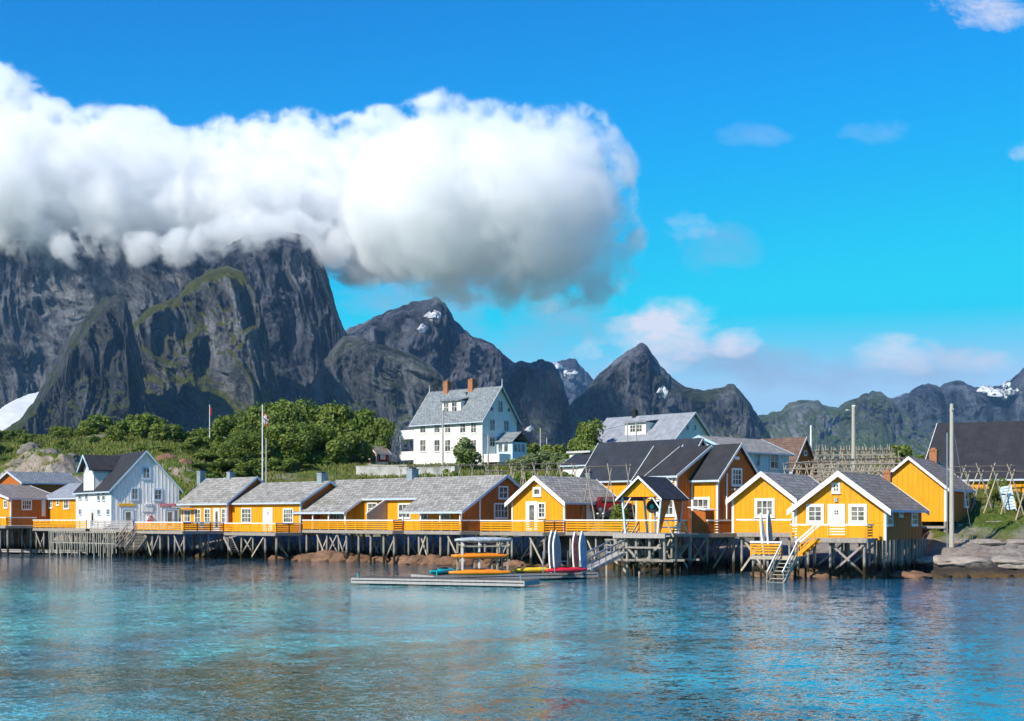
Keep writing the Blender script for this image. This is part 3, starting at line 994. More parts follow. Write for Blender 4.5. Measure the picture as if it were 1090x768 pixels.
def snow_gully():
    # the long drift between the left-hand wall and the pointed spur
    rows = np.array([(50, 416, 57, 418), (34, 419, 55, 422), (20, 424, 48, 428), (8, 430, 40, 436), (-2, 437, 28, 444), (-16, 448, 12, 453), (-34, 462, -10, 466)], float)
    m_, n = 50, 22
    tt = np.linspace(0, len(rows) - 1, m_)
    rr = np.stack([np.interp(tt, np.arange(len(rows)), rows[:, k]) for k in range(4)], 1)
    V = []
    for k in range(m_):
        for i in range(n):
            t = i / (n - 1)
            edge = 1.6 * float(noise3(k * .35, (0 if t < .5 else 9), 2.0)) * abs(2 * t - 1) * 3
            px = rr[k, 0] * (1 - t) + rr[k, 2] * t + edge
            py = rr[k, 1] * (1 - t) + rr[k, 3] * t
            d = 2530 - k * 5.2 - 26 * t + 5 * float(noise3(k * .12, t * 2.5, 4.0))
            V.append(tuple(at(px, py, d)))
    me = np_mesh('snow_field', V, grid_faces(m_, n), SNOW)
    o = tag(link('snow_field', me), kind='structure')
    md = o.modifiers.new('thick', 'SOLIDIFY')
    md.thickness = 12


snow_gully()

# ------------------------------------------------------------------ building kit
SQ = math.sqrt


class Frame:
    """a building's plan, set out from its near corner: x runs along the front (negative to the left), y along the right-hand side"""
    def __init__(s, pc, dc, th):
        s.th = R(th)
        s.c, s.sn = math.cos(s.th), math.sin(s.th)
        s.X, s.Y = (pc - 545) / F * dc, dc

    def off(s, y):
        """same frame moved back by y along the side"""
        f = Frame.__new__(Frame)
        f.th, f.c, f.sn = s.th, s.c, s.sn
        f.X, f.Y = s.X + y * s.sn, s.Y + y * s.c
        return f

    def fx(s, px, y=0.0):
        """x on the front line (moved back by y) under photo column px"""
        k = (px - 545) / F
        X, Y = s.X + y * s.sn, s.Y + y * s.c
        return -(X - k * Y) / (s.c + k * s.sn)

    def sy(s, px, x=0.0):
        """y on the side line (moved by x) under photo column px"""
        k = (px - 545) / F
        X, Y = s.X + x * s.c, s.Y - x * s.sn
        return (k * Y - X) / (s.sn - k * s.c)

    def dist(s, x, y):
        return s.Y - x * s.sn + y * s.c

    def world(s, x, y, z):
        return Vector((s.X + x * s.c + y * s.sn, s.Y - x * s.sn + y * s.c, z))


def set_uv(o, fn):
    me = o.data
    uv = me.uv_layers.new(name='metres')
    co = np.zeros(len(me.vertices) * 3, np.float32)
    me.vertices.foreach_get('co', co)
    co = co.reshape(-1, 3)
    li = np.zeros(len(me.loops), np.int32)
    me.loops.foreach_get('vertex_index', li)
    P = co[li]
    uv.data.foreach_set('uv', fn(P).astype(np.float32).ravel())


class House:
    def __init__(h, name, label, cat, pc, dc, th, pl, pr, z0, eave, ridge, typ, wall='yellow', roof='slate', trim='white', group=None,
                 W=None, L=None, rpx=None, oe=0.35, orr=0.4, corner=True, battens=0.42, side=None, ze=None, zr=None, ridge_y=None, barge_w=0.26, foundation=None):
        h.f = f = Frame(pc, dc, th)
        h.W = W if W else -f.fx(pl)
        h.L = L if L else f.sy(pr)
        h.z0 = z0
        h.ze = ze if ze is not None else zat(eave, dc)
        if typ == 'G':
            da = f.dist(-h.W / 2, 0)
        else:
            da = f.dist(0, h.L / 2)
        h.zr = zr if zr is not None else zat(ridge, da)
        h.typ = typ
        h.he, h.hr = h.ze - z0, h.zr - z0
        h.root = empty(name, (f.X, f.Y, z0), -f.th, label, cat, group)
        h.trim = M[trim]
        W, L, he, hr = h.W, h.L, h.he, h.hr
        h.ry = ridge_y if ridge_y is not None else (L / 2 if typ == 'E' else W / 2)
        # walls: one closed body with its boards
        mb = MB()
        if typ == 'G':
            mb.prism([(-W, 0, 0), (0, 0, 0), (0, 0, he), (-W / 2, 0, hr - 0.05), (-W, 0, he)], (0, L, 0))
        else:
            mb.prism([(0, 0, 0), (0, L, 0), (0, L, he), (0, h.ry, hr - 0.05), (0, 0, he)], (-W, 0, 0))
        if battens:
            x = -W + battens / 2
            while x < -0.05:
                top = he - 0.02 if typ == 'E' else he + (hr - he) * (1 - abs(x + W / 2) / (W / 2)) - 0.12
                mb.box(x - 0.028, x + 0.028, -0.026, 0.0, 0.02, top)
                x += battens
            y = battens / 2
            while y < L - 0.05:
                if typ == 'G': top = he - 0.02
                else: top = he + (hr - he) * (y / h.ry if y < h.ry else (L - y) / (L - h.ry)) - 0.12
                mb.box(0.0, 0.026, y - 0.028, y + 0.028, 0.02, top)
                y += battens
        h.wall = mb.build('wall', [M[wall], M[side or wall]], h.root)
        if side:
            # the right-hand end gets a browner wall colour that carries its shade
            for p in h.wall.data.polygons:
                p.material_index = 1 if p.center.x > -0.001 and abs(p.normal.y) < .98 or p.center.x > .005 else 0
        # roof: two slabs meeting at the ridge
        t = 0.12
        mb = MB()
        if typ == 'G':
            sl = (hr - he) / (W / 2)
            ez = he - oe * sl
            mb.prism([(-W - oe, -orr, ez), (-W / 2, -orr, hr), (-W / 2, -orr, hr + t), (-W - oe, -orr, ez + t)], (0, L + 2 * orr, 0))
            mb.prism([(-W / 2, -orr, hr), (oe, -orr, ez), (oe, -orr, ez + t), (-W / 2, -orr, hr + t)], (0, L + 2 * orr, 0))
            k = SQ(1 + sl * sl)
            h.roof = mb.build('roof', M[roof], h.root)
            set_uv(h.roof, lambda P: np.stack([P[:, 1], P[:, 0] * k], 1))
        else:
            sl = (hr - he) / h.ry
            sb = (hr - he) / (L - h.ry)
            ez, eb = he - oe * sl, he - oe * sb
            mb.prism([(orr, -oe, ez), (orr, h.ry, hr), (orr, h.ry, hr + t), (orr, -oe, ez + t)], (-W - 2 * orr, 0, 0))
            mb.prism([(orr, h.ry, hr), (orr, L + oe, eb), (orr, L + oe, eb + t), (orr, h.ry, hr + t)], (-W - 2 * orr, 0, 0))
            k = SQ(1 + sl * sl)
            h.roof = mb.build('roof', M[roof], h.root)
            set_uv(h.roof, lambda P: np.stack([P[:, 0], P[:, 1] * k], 1))
        h.sl, h.ez = sl, ez
        # bargeboards along the sloping edges and fascia along the eaves
        bw = barge_w
        for end in (0, 1):
            mb = MB()
            if typ == 'G':
                y0 = -orr - 0.05 if end == 0 else L + orr
                mb.prism([(-W - oe - .02, y0, ez - bw + t + .03), (-W / 2, y0, hr - bw + t + .03), (-W / 2, y0, hr + t + .03), (-W - oe - .02, y0, ez + t + .03)], (0, 0.05, 0))
                mb.prism([(-W / 2, y0, hr - bw + t + .03), (oe + .02, y0, ez - bw + t + .03), (oe + .02, y0, ez + t + .03), (-W / 2, y0, hr + t + .03)], (0, 0.05, 0))
            else:
                x0 = orr if end == 0 else -W - orr - 0.05
                mb.prism([(x0, -oe - .02, ez - bw + t + .03), (x0, h.ry, hr - bw + t + .03), (x0, h.ry, hr + t + .03), (x0, -oe - .02, ez + t + .03)], (0.05, 0, 0))
                mb.prism([(x0, h.ry, hr - bw + t + .03), (x0, L + oe + .02, eb - bw + t + .03), (x0, L + oe + .02, eb + t + .03), (x0, h.ry, hr + t + .03)], (0.05, 0, 0))
            mb.build('bargeboard', h.trim, h.root)
        mb = MB()
        if typ == 'G':
            mb.box(oe, oe + 0.03, -orr, L + orr, ez - 0.05, ez + t - .01)
        else:
            mb.box(-W - orr, orr, -oe - 0.03, -oe, ez - 0.05, ez + t - .01)
        mb.build('gutter', M['trimgrey'], h.root)
        if corner:
            for (x, y) in ((0, 0), (-W, 0)):
                mb = MB()
                if x == 0:
                    mb.box(-0.14, 0.035, -0.037, -0.001, 0, he - .03)
                    mb.box(0.001, 0.037, -0.001, 0.14, 0, he - .03)
                else:
                    mb.box(x - .035, x + .14, -0.037, -0.001, 0, he - .03)
                mb.build('corner_board', h.trim, h.root)
        if foundation:
            mb = MB()
            mb.box(-W + .1, -.1, .1, L - .1, -foundation, -0.002)
            mb.build('foundation', M['concrete'], h.root)

    # -- openings are given as photo columns and rows and solved onto the wall
    def rect(h, side, p0, p1, q0, q1, y=0.0):
        f = h.f
        if side == 'F':
            a, b = f.fx(p0, y), f.fx(p1, y)
            d = f.dist((a + b) / 2, y)
        else:
            a, b = f.sy(p0), f.sy(p1)
            d = f.dist(0, (a + b) / 2)
        return a, b, zat(q1, d) - h.z0, zat(q0, d) - h.z0

    def panel(h, mb, side, a, b, z0, z1, d0, d1, y=0.0):
        """a box on a wall face standing d0..d1 proud of it"""
        if side == 'F': mb.box(a, b, y - d1, y - d0, z0, z1)
        else: mb.box(d0, d1, a, b, z0, z1)

    def window(h, side, p0, p1, q0, q1, nx=2, ny=2, frame='white', case=0.10, name='window', y=0.0, glass='glass', z=None):
        a, b, z0, z1 = h.rect(side, p0, p1, q0, q1, y)
        if z: z0, z1 = z
        mb = MB()
        h.panel(mb, side, a + .02, b - .02, z0 + .02, z1 - .02, 0.028, 0.045, y)
        w = mb.build(name, M[glass], h.root)
        mb = MB()
        c = case
        for r in ((a - c * .3, b + c * .3, z0 - c * .3, z0 + c), (a - c * .3, b + c * .3, z1 - c, z1 + c * .3), (a - c * .3, a + c, z0 + c, z1 - c), (b - c, b + c * .3, z0 + c, z1 - c)):
            h.panel(mb, side, *r, 0.001, 0.085, y)
        ia, ib, iz0, iz1 = a + c, b - c, z0 + c, z1 - c
        for i in range(1, nx):
            x = ia + (ib - ia) * i / nx
            h.panel(mb, side, x - .028, x + .028, iz0, iz1, 0.046, 0.066, y)
        for j in range(1, ny):
            zz = iz0 + (iz1 - iz0) * j / ny
            h.panel(mb, side, ia, ib, zz - .022, zz + .022, 0.047, 0.062, y)
        h.panel(mb, side, a - c * .5, b + c * .5, z0 - c * .3 - .05, z0 - c * .3, 0.001, 0.12, y)
        mb.build(name + '_frame', M[frame], w)
        return w

    def door(h, side, p0, p1, q0, leaf='white', frame='white', glass=None, bottom=0.02, y=0.0):
        a, b, z0, z1 = h.rect(side, p0, p1, q0, q0 + 10, y)
        z0 = bottom
        mb = MB()
        h.panel(mb, side, a + .08, b - .08, z0, z1 - .08, 0.001, 0.05, y)
        d = mb.build('door', M[leaf], h.root)
        mb = MB()
        h.panel(mb, side, a - .04, a + .08, z0, z1 + .04, 0.001, 0.08, y)
        h.panel(mb, side, b - .08, b + .04, z0, z1 + .04, 0.001, 0.08, y)
        h.panel(mb, side, a + .08, b - .08, z1 - .08, z1 + .04, 0.001, 0.08, y)
        mb.build('door_frame', M[frame], d)
        if glass == 'round':
            mb = MB()
            cx, cz = (a + b) / 2, z1 - .55
            n = 14
            if side == 'F':
                mb.prism([(cx + .17 * math.cos(2 * math.pi * i / n), y - .05, cz + .17 * math.sin(2 * math.pi * i / n)) for i in range(n)], (0, -.012, 0))
            else:
                mb.prism([(.05, cx + .17 * math.cos(2 * math.pi * i / n), cz + .17 * math.sin(2 * math.pi * i / n)) for i in range(n)], (.012, 0, 0))
            g = mb.build('door_glass', M['glass'], d)
            mb = MB()
            h.panel(mb, side, cx - .02, cx + .02, cz - .17, cz + .17, 0.0625, 0.072, y)
            h.panel(mb, side, cx - .17, cx - .021, cz - .02, cz + .02, 0.0625, 0.072, y)
            h.panel(mb, side, cx + .021, cx + .17, cz - .02, cz + .02, 0.0625, 0.072, y)
            mb.build('glazing_bar', M['white'], d)
        elif glass:
            mb = MB()
            h.panel(mb, side, a + (b - a) * .28, b - (b - a) * .28, z0 + .35, z1 - .3, 0.0505, 0.058, y)
            mb.build('door_glass', M['glass'], d)
        mb = MB()
        h.panel(mb, side, b - .2, b - .16, z0 + .95, z0 + 1.1, 0.0505, 0.09, y)
        mb.build('handle', M['metal'], d)
        return d

    def chimney(h, p, along, w=0.55, top=0.9, m='brick', cap='black', below=0.6, across=0.0):
        """on the ridge; along = photo column solved on the ridge line"""
        f = h.f
        if h.typ == 'G':
            y = f.sy(p, -h.W / 2)
            x, yy = -h.W / 2 + across, y
        else:
            x = f.fx(p, h.ry)
            x, yy = x, h.ry + across
        zb = h.hr - abs(across) * h.sl
        mb = MB()
        mb.box(x - w / 2, x + w / 2, yy - w / 2, yy + w / 2, zb - below, zb + top)
        mb.box(x - w / 2 - .05, x + w / 2 + .05, yy - w / 2 - .05, yy + w / 2 + .05, zb + top - .12, zb + top - .02)
        c = mb.build('chimney', M[m], h.roof)
        mb = MB()
        mb.box(x - w * .3, x + w * .3, yy - w * .3, yy + w * .3, zb + top + .001, zb + top + .14)
        mb.build('chimney', M[cap], h.roof)
        return c

    def box_part(h, name, m, x0, x1, y0, y1, z0, z1, parent=None):
        mb = MB()
        mb.box(x0, x1, y0, y1, z0, z1)
        return mb.build(name, M[m], parent or h.root)

    def legs(h, pts, r=0.1):
        """posts from the floor down to the ground"""
        for (x, y) in pts:
            w = h.f.world(x, y, 0)
            g = ground_z(w.x, w.y)
            mb = MB()
            mb.tube((x, y, min(g, h.z0 - .3) - .4 - h.z0), (x, y, -0.002), r, r * .9, 8)
            mb.build('post', M['pile'], h.root)


# ------------------------------------------------------------------ piers
def railing(root, f, x0, x1, side, zd, hgt, col, m_cap='white', slats=4, name='railing'):
    """boarded railing from x0 to x1 along the front (side F) or y0..y1 along the return (side S), a part with its cap as sub-part"""
    mb = MB()
    n = max(1, round((x1 - x0) / 1.5))
    sh = (hgt - .12) / slats
    z = .12
    for k in range(slats):
        a, b = z + k * sh, z + k * sh + sh * .64
        if side == 'F': mb.box(x0, x1, .03, .06, a, b)
        else: mb.box(-.06, -.03, x0, x1, a, b)
    for i in range(n + 1):
        p = x0 + (x1 - x0) * i / n
        if side == 'F': mb.box(p - .045, p + .045, .061, .15, 0, hgt)
        else: mb.box(-.15, -.061, p - .045, p + .045, 0, hgt)
    r = mb.build(name, M[col], root)
    r.location.z = zd
    mb = MB()
    if side == 'F': mb.box(x0 - .06, x1 + .06, -.02, .16, hgt, hgt + .11)
    else: mb.box(-.16, .02, x0 - .06, x1 + .06, hgt, hgt + .11)
    mb.build('top_rail', M[m_cap], r)
    return r


def pier(label, f, W, L, zd, depth, hgt, col, col_r, cap='white', row_y=(0.35, 3.2, 6.0), gap=2.3, seed=0, rail_to=0.0, braces=True, rail_from=None, group='pier decks on piles along the shore'):
    """one length of pier: deck and edge beam on driven piles, X-braces, boarded railings in front and down the right-hand return"""
    rnd = random.Random(seed)
    root = empty('pier_deck', (f.X, f.Y, 0), -f.th, label, 'pier', group)
    mb = MB()
    y = 0.0
    k = 0
    while y < depth - .05:
        mb.box(-W, 0, y, min(depth, y + .145), zd - .06, zd - .002 * (k % 2))
        y += .16
        k += 1
    mb.build('deck', M['deck'], root)
    mb = MB()
    mb.box(-W, 0.02, -.06, -.005, zd - .30, zd - .02)
    mb.box(-W, -.2, .25, .45, zd - .34, zd - .065)
    for yy in row_y[1:]:
        if yy < depth: mb.box(-W, -.2, yy - .1, yy + .1, zd - .34, zd - .065)
    if L > .3: mb.box(0.005, .06, 0, L, zd - .30, zd - .02)
    mb.build('edge_beam', M['pile'], root)
    railing(root, f, rail_from if rail_from is not None else -W, -rail_to, 'F', zd, hgt, col, cap)
    if L > .5:
        railing(root, f, .2, L, 'S', zd, hgt, col_r, cap)  # brown returns have their shade put into the colour
    n = max(1, round(W / gap))
    for yy in row_y:
        if yy > depth: continue
        xs = [-.25 - (W - .5) * i / n for i in range(n + 1)]
        xs = [x + rnd.uniform(-.35, .35) * (0 < i < n) for i, x in enumerate(xs)]
        foot = []
        for x in xs:
            w = f.world(x, yy, 0)
            g = ground_z(w.x, w.y)
            zb = min(g - .4, zd - 1.0)
            zb = max(zb, -1.6)
            mb = MB()
            r = rnd.uniform(.085, .125)
            dx, dy = rnd.uniform(-.12, .12), rnd.uniform(-.1, .1)
            mb.tube((x + dx, yy + dy, zb), (x, yy, zd - .341), r * 1.1, r * .92, 8)
            mb.build('pile', M['pile'], root)
            foot.append((x, max(g, -.2)))
        if not braces: continue
        for i in range(len(xs) - 1):
            if rnd.random() < .52:
                lo = max(foot[i][1], foot[i + 1][1], 0) + .35
                a, b = (xs[i], xs[i + 1])
                if rnd.random() < .5: a, b = b, a
                yo = yy - .16 if rnd.random() < .7 else yy + .16
                if zd - .4 - lo < .7: continue
                mb = MB()
                mb.bar((a, yo, zd - .42), (b, yo, lo), .055, .15)
                if rnd.random() < .45:
                    mb.bar((b, yo + .32 * (1 if yo < yy else -1), zd - .42), (a, yo + .32 * (1 if yo < yy else -1), lo), .055, .15)
                mb.build('brace', M['wood' if rnd.random() < .3 else 'pile'], root)
    return root

# ------------------------------------------------------------------ the pier, length by length (corner columns of the photo, chained along the front)
TH = 45.0


def frame_xy(X, Y, th):
    f = Frame.__new__(Frame)
    f.th = R(th); f.c, f.sn = math.cos(f.th), math.sin(f.th)
    f.X, f.Y = X, Y
    return f


def chain_right(X, Y, pc, pr, th=TH):
    """from the left end (X, Y): front runs to column pc, then the return runs back to column pr. -> frame at the corner, W, L, end point"""
    f = frame_xy(X, Y, th)
    W = f.fx(pc)                      # positive: to the right
    g = frame_xy(X + W * f.c, Y - W * f.sn, th)
    L = g.sy(pr) if pr else 0.0
    e = g.world(0, L, 0)
    return g, W, L, (e.x, e.y)


PIER = {}
fD = Frame(293, 141, TH)
WD = -fD.fx(238.5)
LD = fD.sy(322)
PIER['D'] = (fD, WD, LD)
e = fD.world(0, LD, 0)
fE, WE, LE, e2 = chain_right(e.x, e.y, 418, 430, 49)
PIER['E'] = (fE, WE, LE)
fF, WF, LF, e2 = chain_right(e2[0], e2[1], 490, 511, 50)
PIER['F'] = (fF, WF, LF)
fG, WG, LG, e2 = chain_right(e2[0], e2[1], 578, 602, 53)
PIER['G'] = (fG, WG, LG)
fH, WH, LH, e2 = chain_right(e2[0], e2[1], 752, 784, 53)
PIER['H'] = (fH, WH, LH)
# to the left of D: its left end is the inner end of C's return
pD = fD.world(-WD, 0, 0)


def chain_left(X, Y, pc, pl, th=TH):
    """(X, Y) is the inner end of the return; corner at column pc in front of it, front running left to column pl"""
    f = frame_xy(X, Y, th)
    L = -f.sy(pc)
    g = frame_xy(X - L * f.sn, Y - L * f.c, th)
    W = -g.fx(pl)
    e = g.world(-W, 0, 0)
    return g, W, L, (e.x, e.y)


fC, WC, LC, e3 = chain_left(pD.x, pD.y, 194.5, 144)
PIER['C'] = (fC, WC, LC)
print('PIER', {k: (round(v[0].X, 1), round(v[0].Y, 1), round(v[1], 1), round(v[2], 1)) for k, v in PIER.items()}, e2, e3)
fB2 = Frame(141, e3[1] + 1.2, TH)
WB2 = -fB2.fx(96)
eb = fB2.world(-WB2, 0, 0)
fB = frame_xy(eb.x - .4, eb.y - .3, TH)
WB = -fB.fx(35)
ea = fB.world(-WB, 0, 0)
fA, WA, LA, e4 = chain_left(ea.x + .3, ea.y + .3, 6, -70)
print('B', fB.Y, WB, 'B2', fB2.Y, WB2, 'A', fA.Y, WA, LA)

pier('ochre and shade-brown railed pier deck below the orange cabin at the far left', fA, WA, LA, 3.4, 7, .9, 'yellow', 'brown_and_shade', seed=1)
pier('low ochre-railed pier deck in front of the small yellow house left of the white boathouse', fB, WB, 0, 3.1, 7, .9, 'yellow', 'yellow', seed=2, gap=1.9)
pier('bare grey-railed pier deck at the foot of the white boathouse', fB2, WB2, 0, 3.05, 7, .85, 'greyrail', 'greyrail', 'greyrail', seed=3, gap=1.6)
pier('pier deck half grey half ochre with the stairs, right of the boathouse door', fC, WC, LC, 2.95, 9, .85, 'yellow', 'brown_and_shade', seed=4, gap=1.6)
pier('pier deck before the long yellow house with the round-windowed white door', fD, WD, LD, 2.8, 10, .9, 'yellow', 'brown_and_shade', seed=5, gap=2.1)
pier('pier deck below the left porch of the long grey-roofed house', fE, WE, LE, 3.1, 10, .92, 'yellow', 'brown_and_shade', seed=6, gap=2.0)
pier('pier deck below the right porch of the long grey-roofed house, with the drainpipe', fF, WF, LF, 3.1, 9, .92, 'yellow', 'brown_and_shade', seed=7, gap=1.8)
pier('pier deck in front of the ochre gable with the open doorway', fG, WG, LG, 3.05, 10, .95, 'yellow', 'brown_and_shade', seed=8, gap=2.2)
pier('pier deck running from the ochre gable house past the open hoist shelter', fH, WH, LH, 3.1, 10, .95, 'yellow', 'brown_and_shade', seed=9, gap=2.0, rail_to=2.3)

ROR = 'yellow fishing cabins on the pier'
# ---- white boathouse
W_ = House('boathouse', 'white boathouse with dark roof, wall dormer and two signs over its doors', 'boathouse', 118.7, 156, 58, 81, 190.7, 3.0, 520.5, 481, 'E',
           'white', 'felt', 'skyblue', orr=.3)
W_.window('R', 151.2, 160.2, 497.5, 510, 2, 2, 'trimgrey', .14)
W_.window('R', 139.3, 147.6, 519.5, 532.5, 2, 2, 'trimgrey', .14)
W_.window('R', 163.6, 172.6, 520.5, 532.8, 2, 2, 'trimgrey', .14)
W_.door('R', 130.5, 142, 542.5, 'white', 'trimgrey', 'g', .1)
W_.door('R', 175.5, 185.5, 542.5, 'white', 'trimgrey', 'g', .1)
for (a, b, q0, q1) in ((84, 87, 523, 532), (91, 93.6, 523, 532), (103.8, 106.6, 522.5, 533), (109.2, 112.2, 522.5, 533), (84.2, 87, 542, 548), (104, 107, 542.5, 548), (114, 117, 542, 548)):
    W_.window('F', a, b, q0, q1, 1, 2, 'trimgrey', .09)
W_.door('F', 96.4, 101.4, 543, 'white', 'trimgrey', 'g', .1)


def boathouse_dormer(h):
    hw, ez, rz, y0 = 2.2, 9.95 - h.z0, 11.5 - h.z0, -0.45
    xc = h.f.fx(101.5) - hw
    root = h.root
    yb = h.ry * (ez - h.he) / (h.hr - h.he) + .3
    yr = h.ry * (rz - h.he) / (h.hr - h.he) + .1
    mb = MB()
    mb.prism([(xc - hw, y0 + .3, h.he - .4), (xc + hw, y0 + .3, h.he - .4), (xc + hw, y0 + .3, ez), (xc, y0 + .3, rz - .08), (xc - hw, y0 + .3, ez)], (0, yb - y0 - .3, 0))
    x = xc - hw + .2
    while x < xc + hw:
        mb.box(x - .028, x + .028, y0 + .27, y0 + .3, h.he - .4, ez)
        x += .42
    d = mb.build('dormer', M['white'], root)
    mb = MB()
    o, t = .35, .12
    sl = (rz - ez) / hw
    for s in (-1, 1):
        mb.prism([(xc, y0 - .35, rz), (xc + s * (hw + o), y0 - .35, ez - o * sl), (xc + s * (hw + o), y0 - .35, ez - o * sl + t), (xc, y0 - .35, rz + t)], (0, yr - y0 + .35, 0))
    r = mb.build('dormer_roof', M['felt'], d)
    set_uv(r, lambda P: np.stack([P[:, 1], P[:, 0] * 1.3], 1))
    mb = MB()
    for s in (-1, 1):
        mb.prism([(xc, y0 - .41, rz - .16), (xc + s * (hw + o), y0 - .41, ez - o * sl - .16), (xc + s * (hw + o), y0 - .41, ez - o * sl + t + .03), (xc, y0 - .41, rz + t + .03)], (0, .05, 0))
    mb.box(xc + hw + .001, xc + hw + .03, y0 + .3, yb, ez - .45, ez - .1)
    mb.build('bargeboard', M['skyblue'], d)


boathouse_dormer(W_)


def wall_sign(h, name, label, p0, p1, q0, q1, m, marks=None, mm='white', tilt=0):
    """a sign board fixed to the boathouse gable: a thing of its own, with its worn marks"""
    a, b, z0, z1 = h.rect('R', p0, p1, q0, q1)
    w = h.f.world(.06, (a + b) / 2, h.z0 + (z0 + z1) / 2)
    ln, hh = (b - a) / 2, (z1 - z0) / 2
    root = empty(name, w, -h.f.th, label, 'sign')
    mb = MB()
    mb.box(-.05, .03, -ln, ln, -hh, hh)
    mb.build('board', M[m], root)
    if marks:
        mb = MB()
        rnd = random.Random(3)
        y = -ln + .12
        while y < ln - .15:
            wd = rnd.uniform(.06, .14)
            hgt = rnd.uniform(.45, .7) * hh
            mb.box(.031, .036, y, y + wd * .35, -hgt, hgt)
            if rnd.random() < .7: mb.box(.031, .035, y + wd * .36, y + wd, -hgt, -hgt * .55)
            if rnd.random() < .6: mb.box(.031, .035, y + wd * .36, y + wd, hgt * .5, hgt)
            y += wd + .06
        mb.build('lettering', M[mm], root)
    return root


wall_sign(W_, 'shop_sign', 'long plain yellow sign board above the left door of the white boathouse', 126.2, 143.5, 536.2, 539, 'sign_yellow')
wall_sign(W_, 'shop_sign', 'pinkish red sign board with faded letters above the right door of the white boathouse', 170, 187, 536.4, 539.4, 'sign_red', True, 'white')
wall_sign(W_, 'shop_sign', 'white notice panel with small blue letters between the two doors of the boathouse', 151, 162.5, 536, 545, 'white')
wall_sign(W_, 'shop_sign', 'narrow blue-lettered strip at the top of the notice panel on the boathouse', 153.8, 161, 536.6, 538.6, 'white', True, 'sign_blue').location += Vector((.05, -.05, 0))


def lifebuoy():
    a, b, z0, z1 = W_.rect('R', 157, 162, 549, 556)
    w = W_.f.world(.12, (a + b) / 2, W_.z0 + (z0 + z1) / 2)
    root = empty('lifebuoy', w, -W_.f.th, 'red and white lifebuoy ring hung on the white boathouse wall', 'lifebuoy')
    n, m_, R0, r0 = 24, 8, .30, .075
    for q in range(4):
        rings = []
        for i in range(7):
            t = math.pi / 2 * (q + i / 6.0) + .4
            rings.append([((r0 * math.sin(2 * math.pi * j / m_)), (R0 + r0 * math.cos(2 * math.pi * j / m_)) * math.cos(t), (R0 + r0 * math.cos(2 * math.pi * j / m_)) * math.sin(t)) for j in range(m_)])
        mb = MB()
        mb.loft(rings)
        mb.build('ring_segment', M['float_red' if q != 1 else 'white'], root, True)


lifebuoy()

# ---- left end
O2 = House('cabin', 'brown gable house with pale roof half hidden at the far left edge', 'house', 25, 184, TH, -3, 60, 4.2, 514, 503, 'G', 'brown_and_shade', 'slate_blue', 'trimgrey', L=8)
O1 = House('cabin', 'orange cabin with yellow gable and mossy brown roof at the far left of the pier', 'cabin', 11.4, 173, TH, -60, 48, 3.3, 531, 516, 'G', 'orange', 'slate_brown', 'white', L=6.5, group=ROR, side='brown_and_shade')
O1.window('R', 23, 33.4, 532.5, 542.6, 4, 2)
O1.window('F', 4.5, 8.5, 532.5, 541, 2, 2)
O1.door('R', 44.4, 47.8, 532, 'white', 'white', None, 1.2)
Y1 = House('cabin', 'small yellow cabin with plain grey roof and three windows, left of the white boathouse', 'cabin', 82, 171.5, TH, 48, 90, 3.5, 529.6, 514.5, 'E', 'yellow', 'felt_grey', 'white', L=7, group=ROR, orr=.25)
Y1.window('F', 52.3, 56.2, 531.8, 541, 2, 2)
Y1.window('F', 60.4, 63.4, 531.8, 538, 1, 2)
Y1.window('F', 68.2, 74, 531.8, 541.8, 3, 2)

# ---- long yellow houses
L3 = House('cabin', 'yellow cabin with two chimneys on a stepped grey slate roof, right of the white boathouse', 'cabin', 242, 152, TH, 193, 260, 2.9, 534.6, 508.8, 'E', 'yellow', 'slate', 'trimgrey', L=7.2, group=ROR, side='brown_and_shade')
L3.window('F', 196.3, 203.3, 543, 556, 2, 2, 'white', .1)
L3.window('F', 207.6, 214, 542, 556.5, 2, 3)
L3.window('F', 218, 224.4, 541.5, 556.5, 2, 3)
L3.door('F', 228, 234, 541.5, 'white', 'white', 'g')
L3.window('F', 236.2, 240.6, 541.5, 556.5, 1, 3)
L3.chimney(214, 0, .7, 1.0, 'chim')
L3.chimney(245.5, 0, .65, .75, 'chim')
L3.box_part('porch_roof', 'slate', -L3.W - .4, -L3.W + 3.4, -1.0, -.4, L3.ez - .32, L3.ez - .2)
L2 = House('cabin', 'long yellow house with white door between two windows under a grey slate roof', 'cabin', 320, 143.8, TH, 246, 349, 2.85, 534, 513.3, 'E', 'yellow', 'slate', 'trimgrey', L=7.0, group=ROR, side='brown_and_shade')
L2.window('F', 257.6, 268, 541.3, 556.8, 3, 3)
L2.door('F', 280.6, 290.4, 541, 'white', 'white', 'round')
L2.window('F', 302, 312.4, 541.6, 556.8, 4, 3)
L2.chimney(343, 0, .8, .95, 'chim')


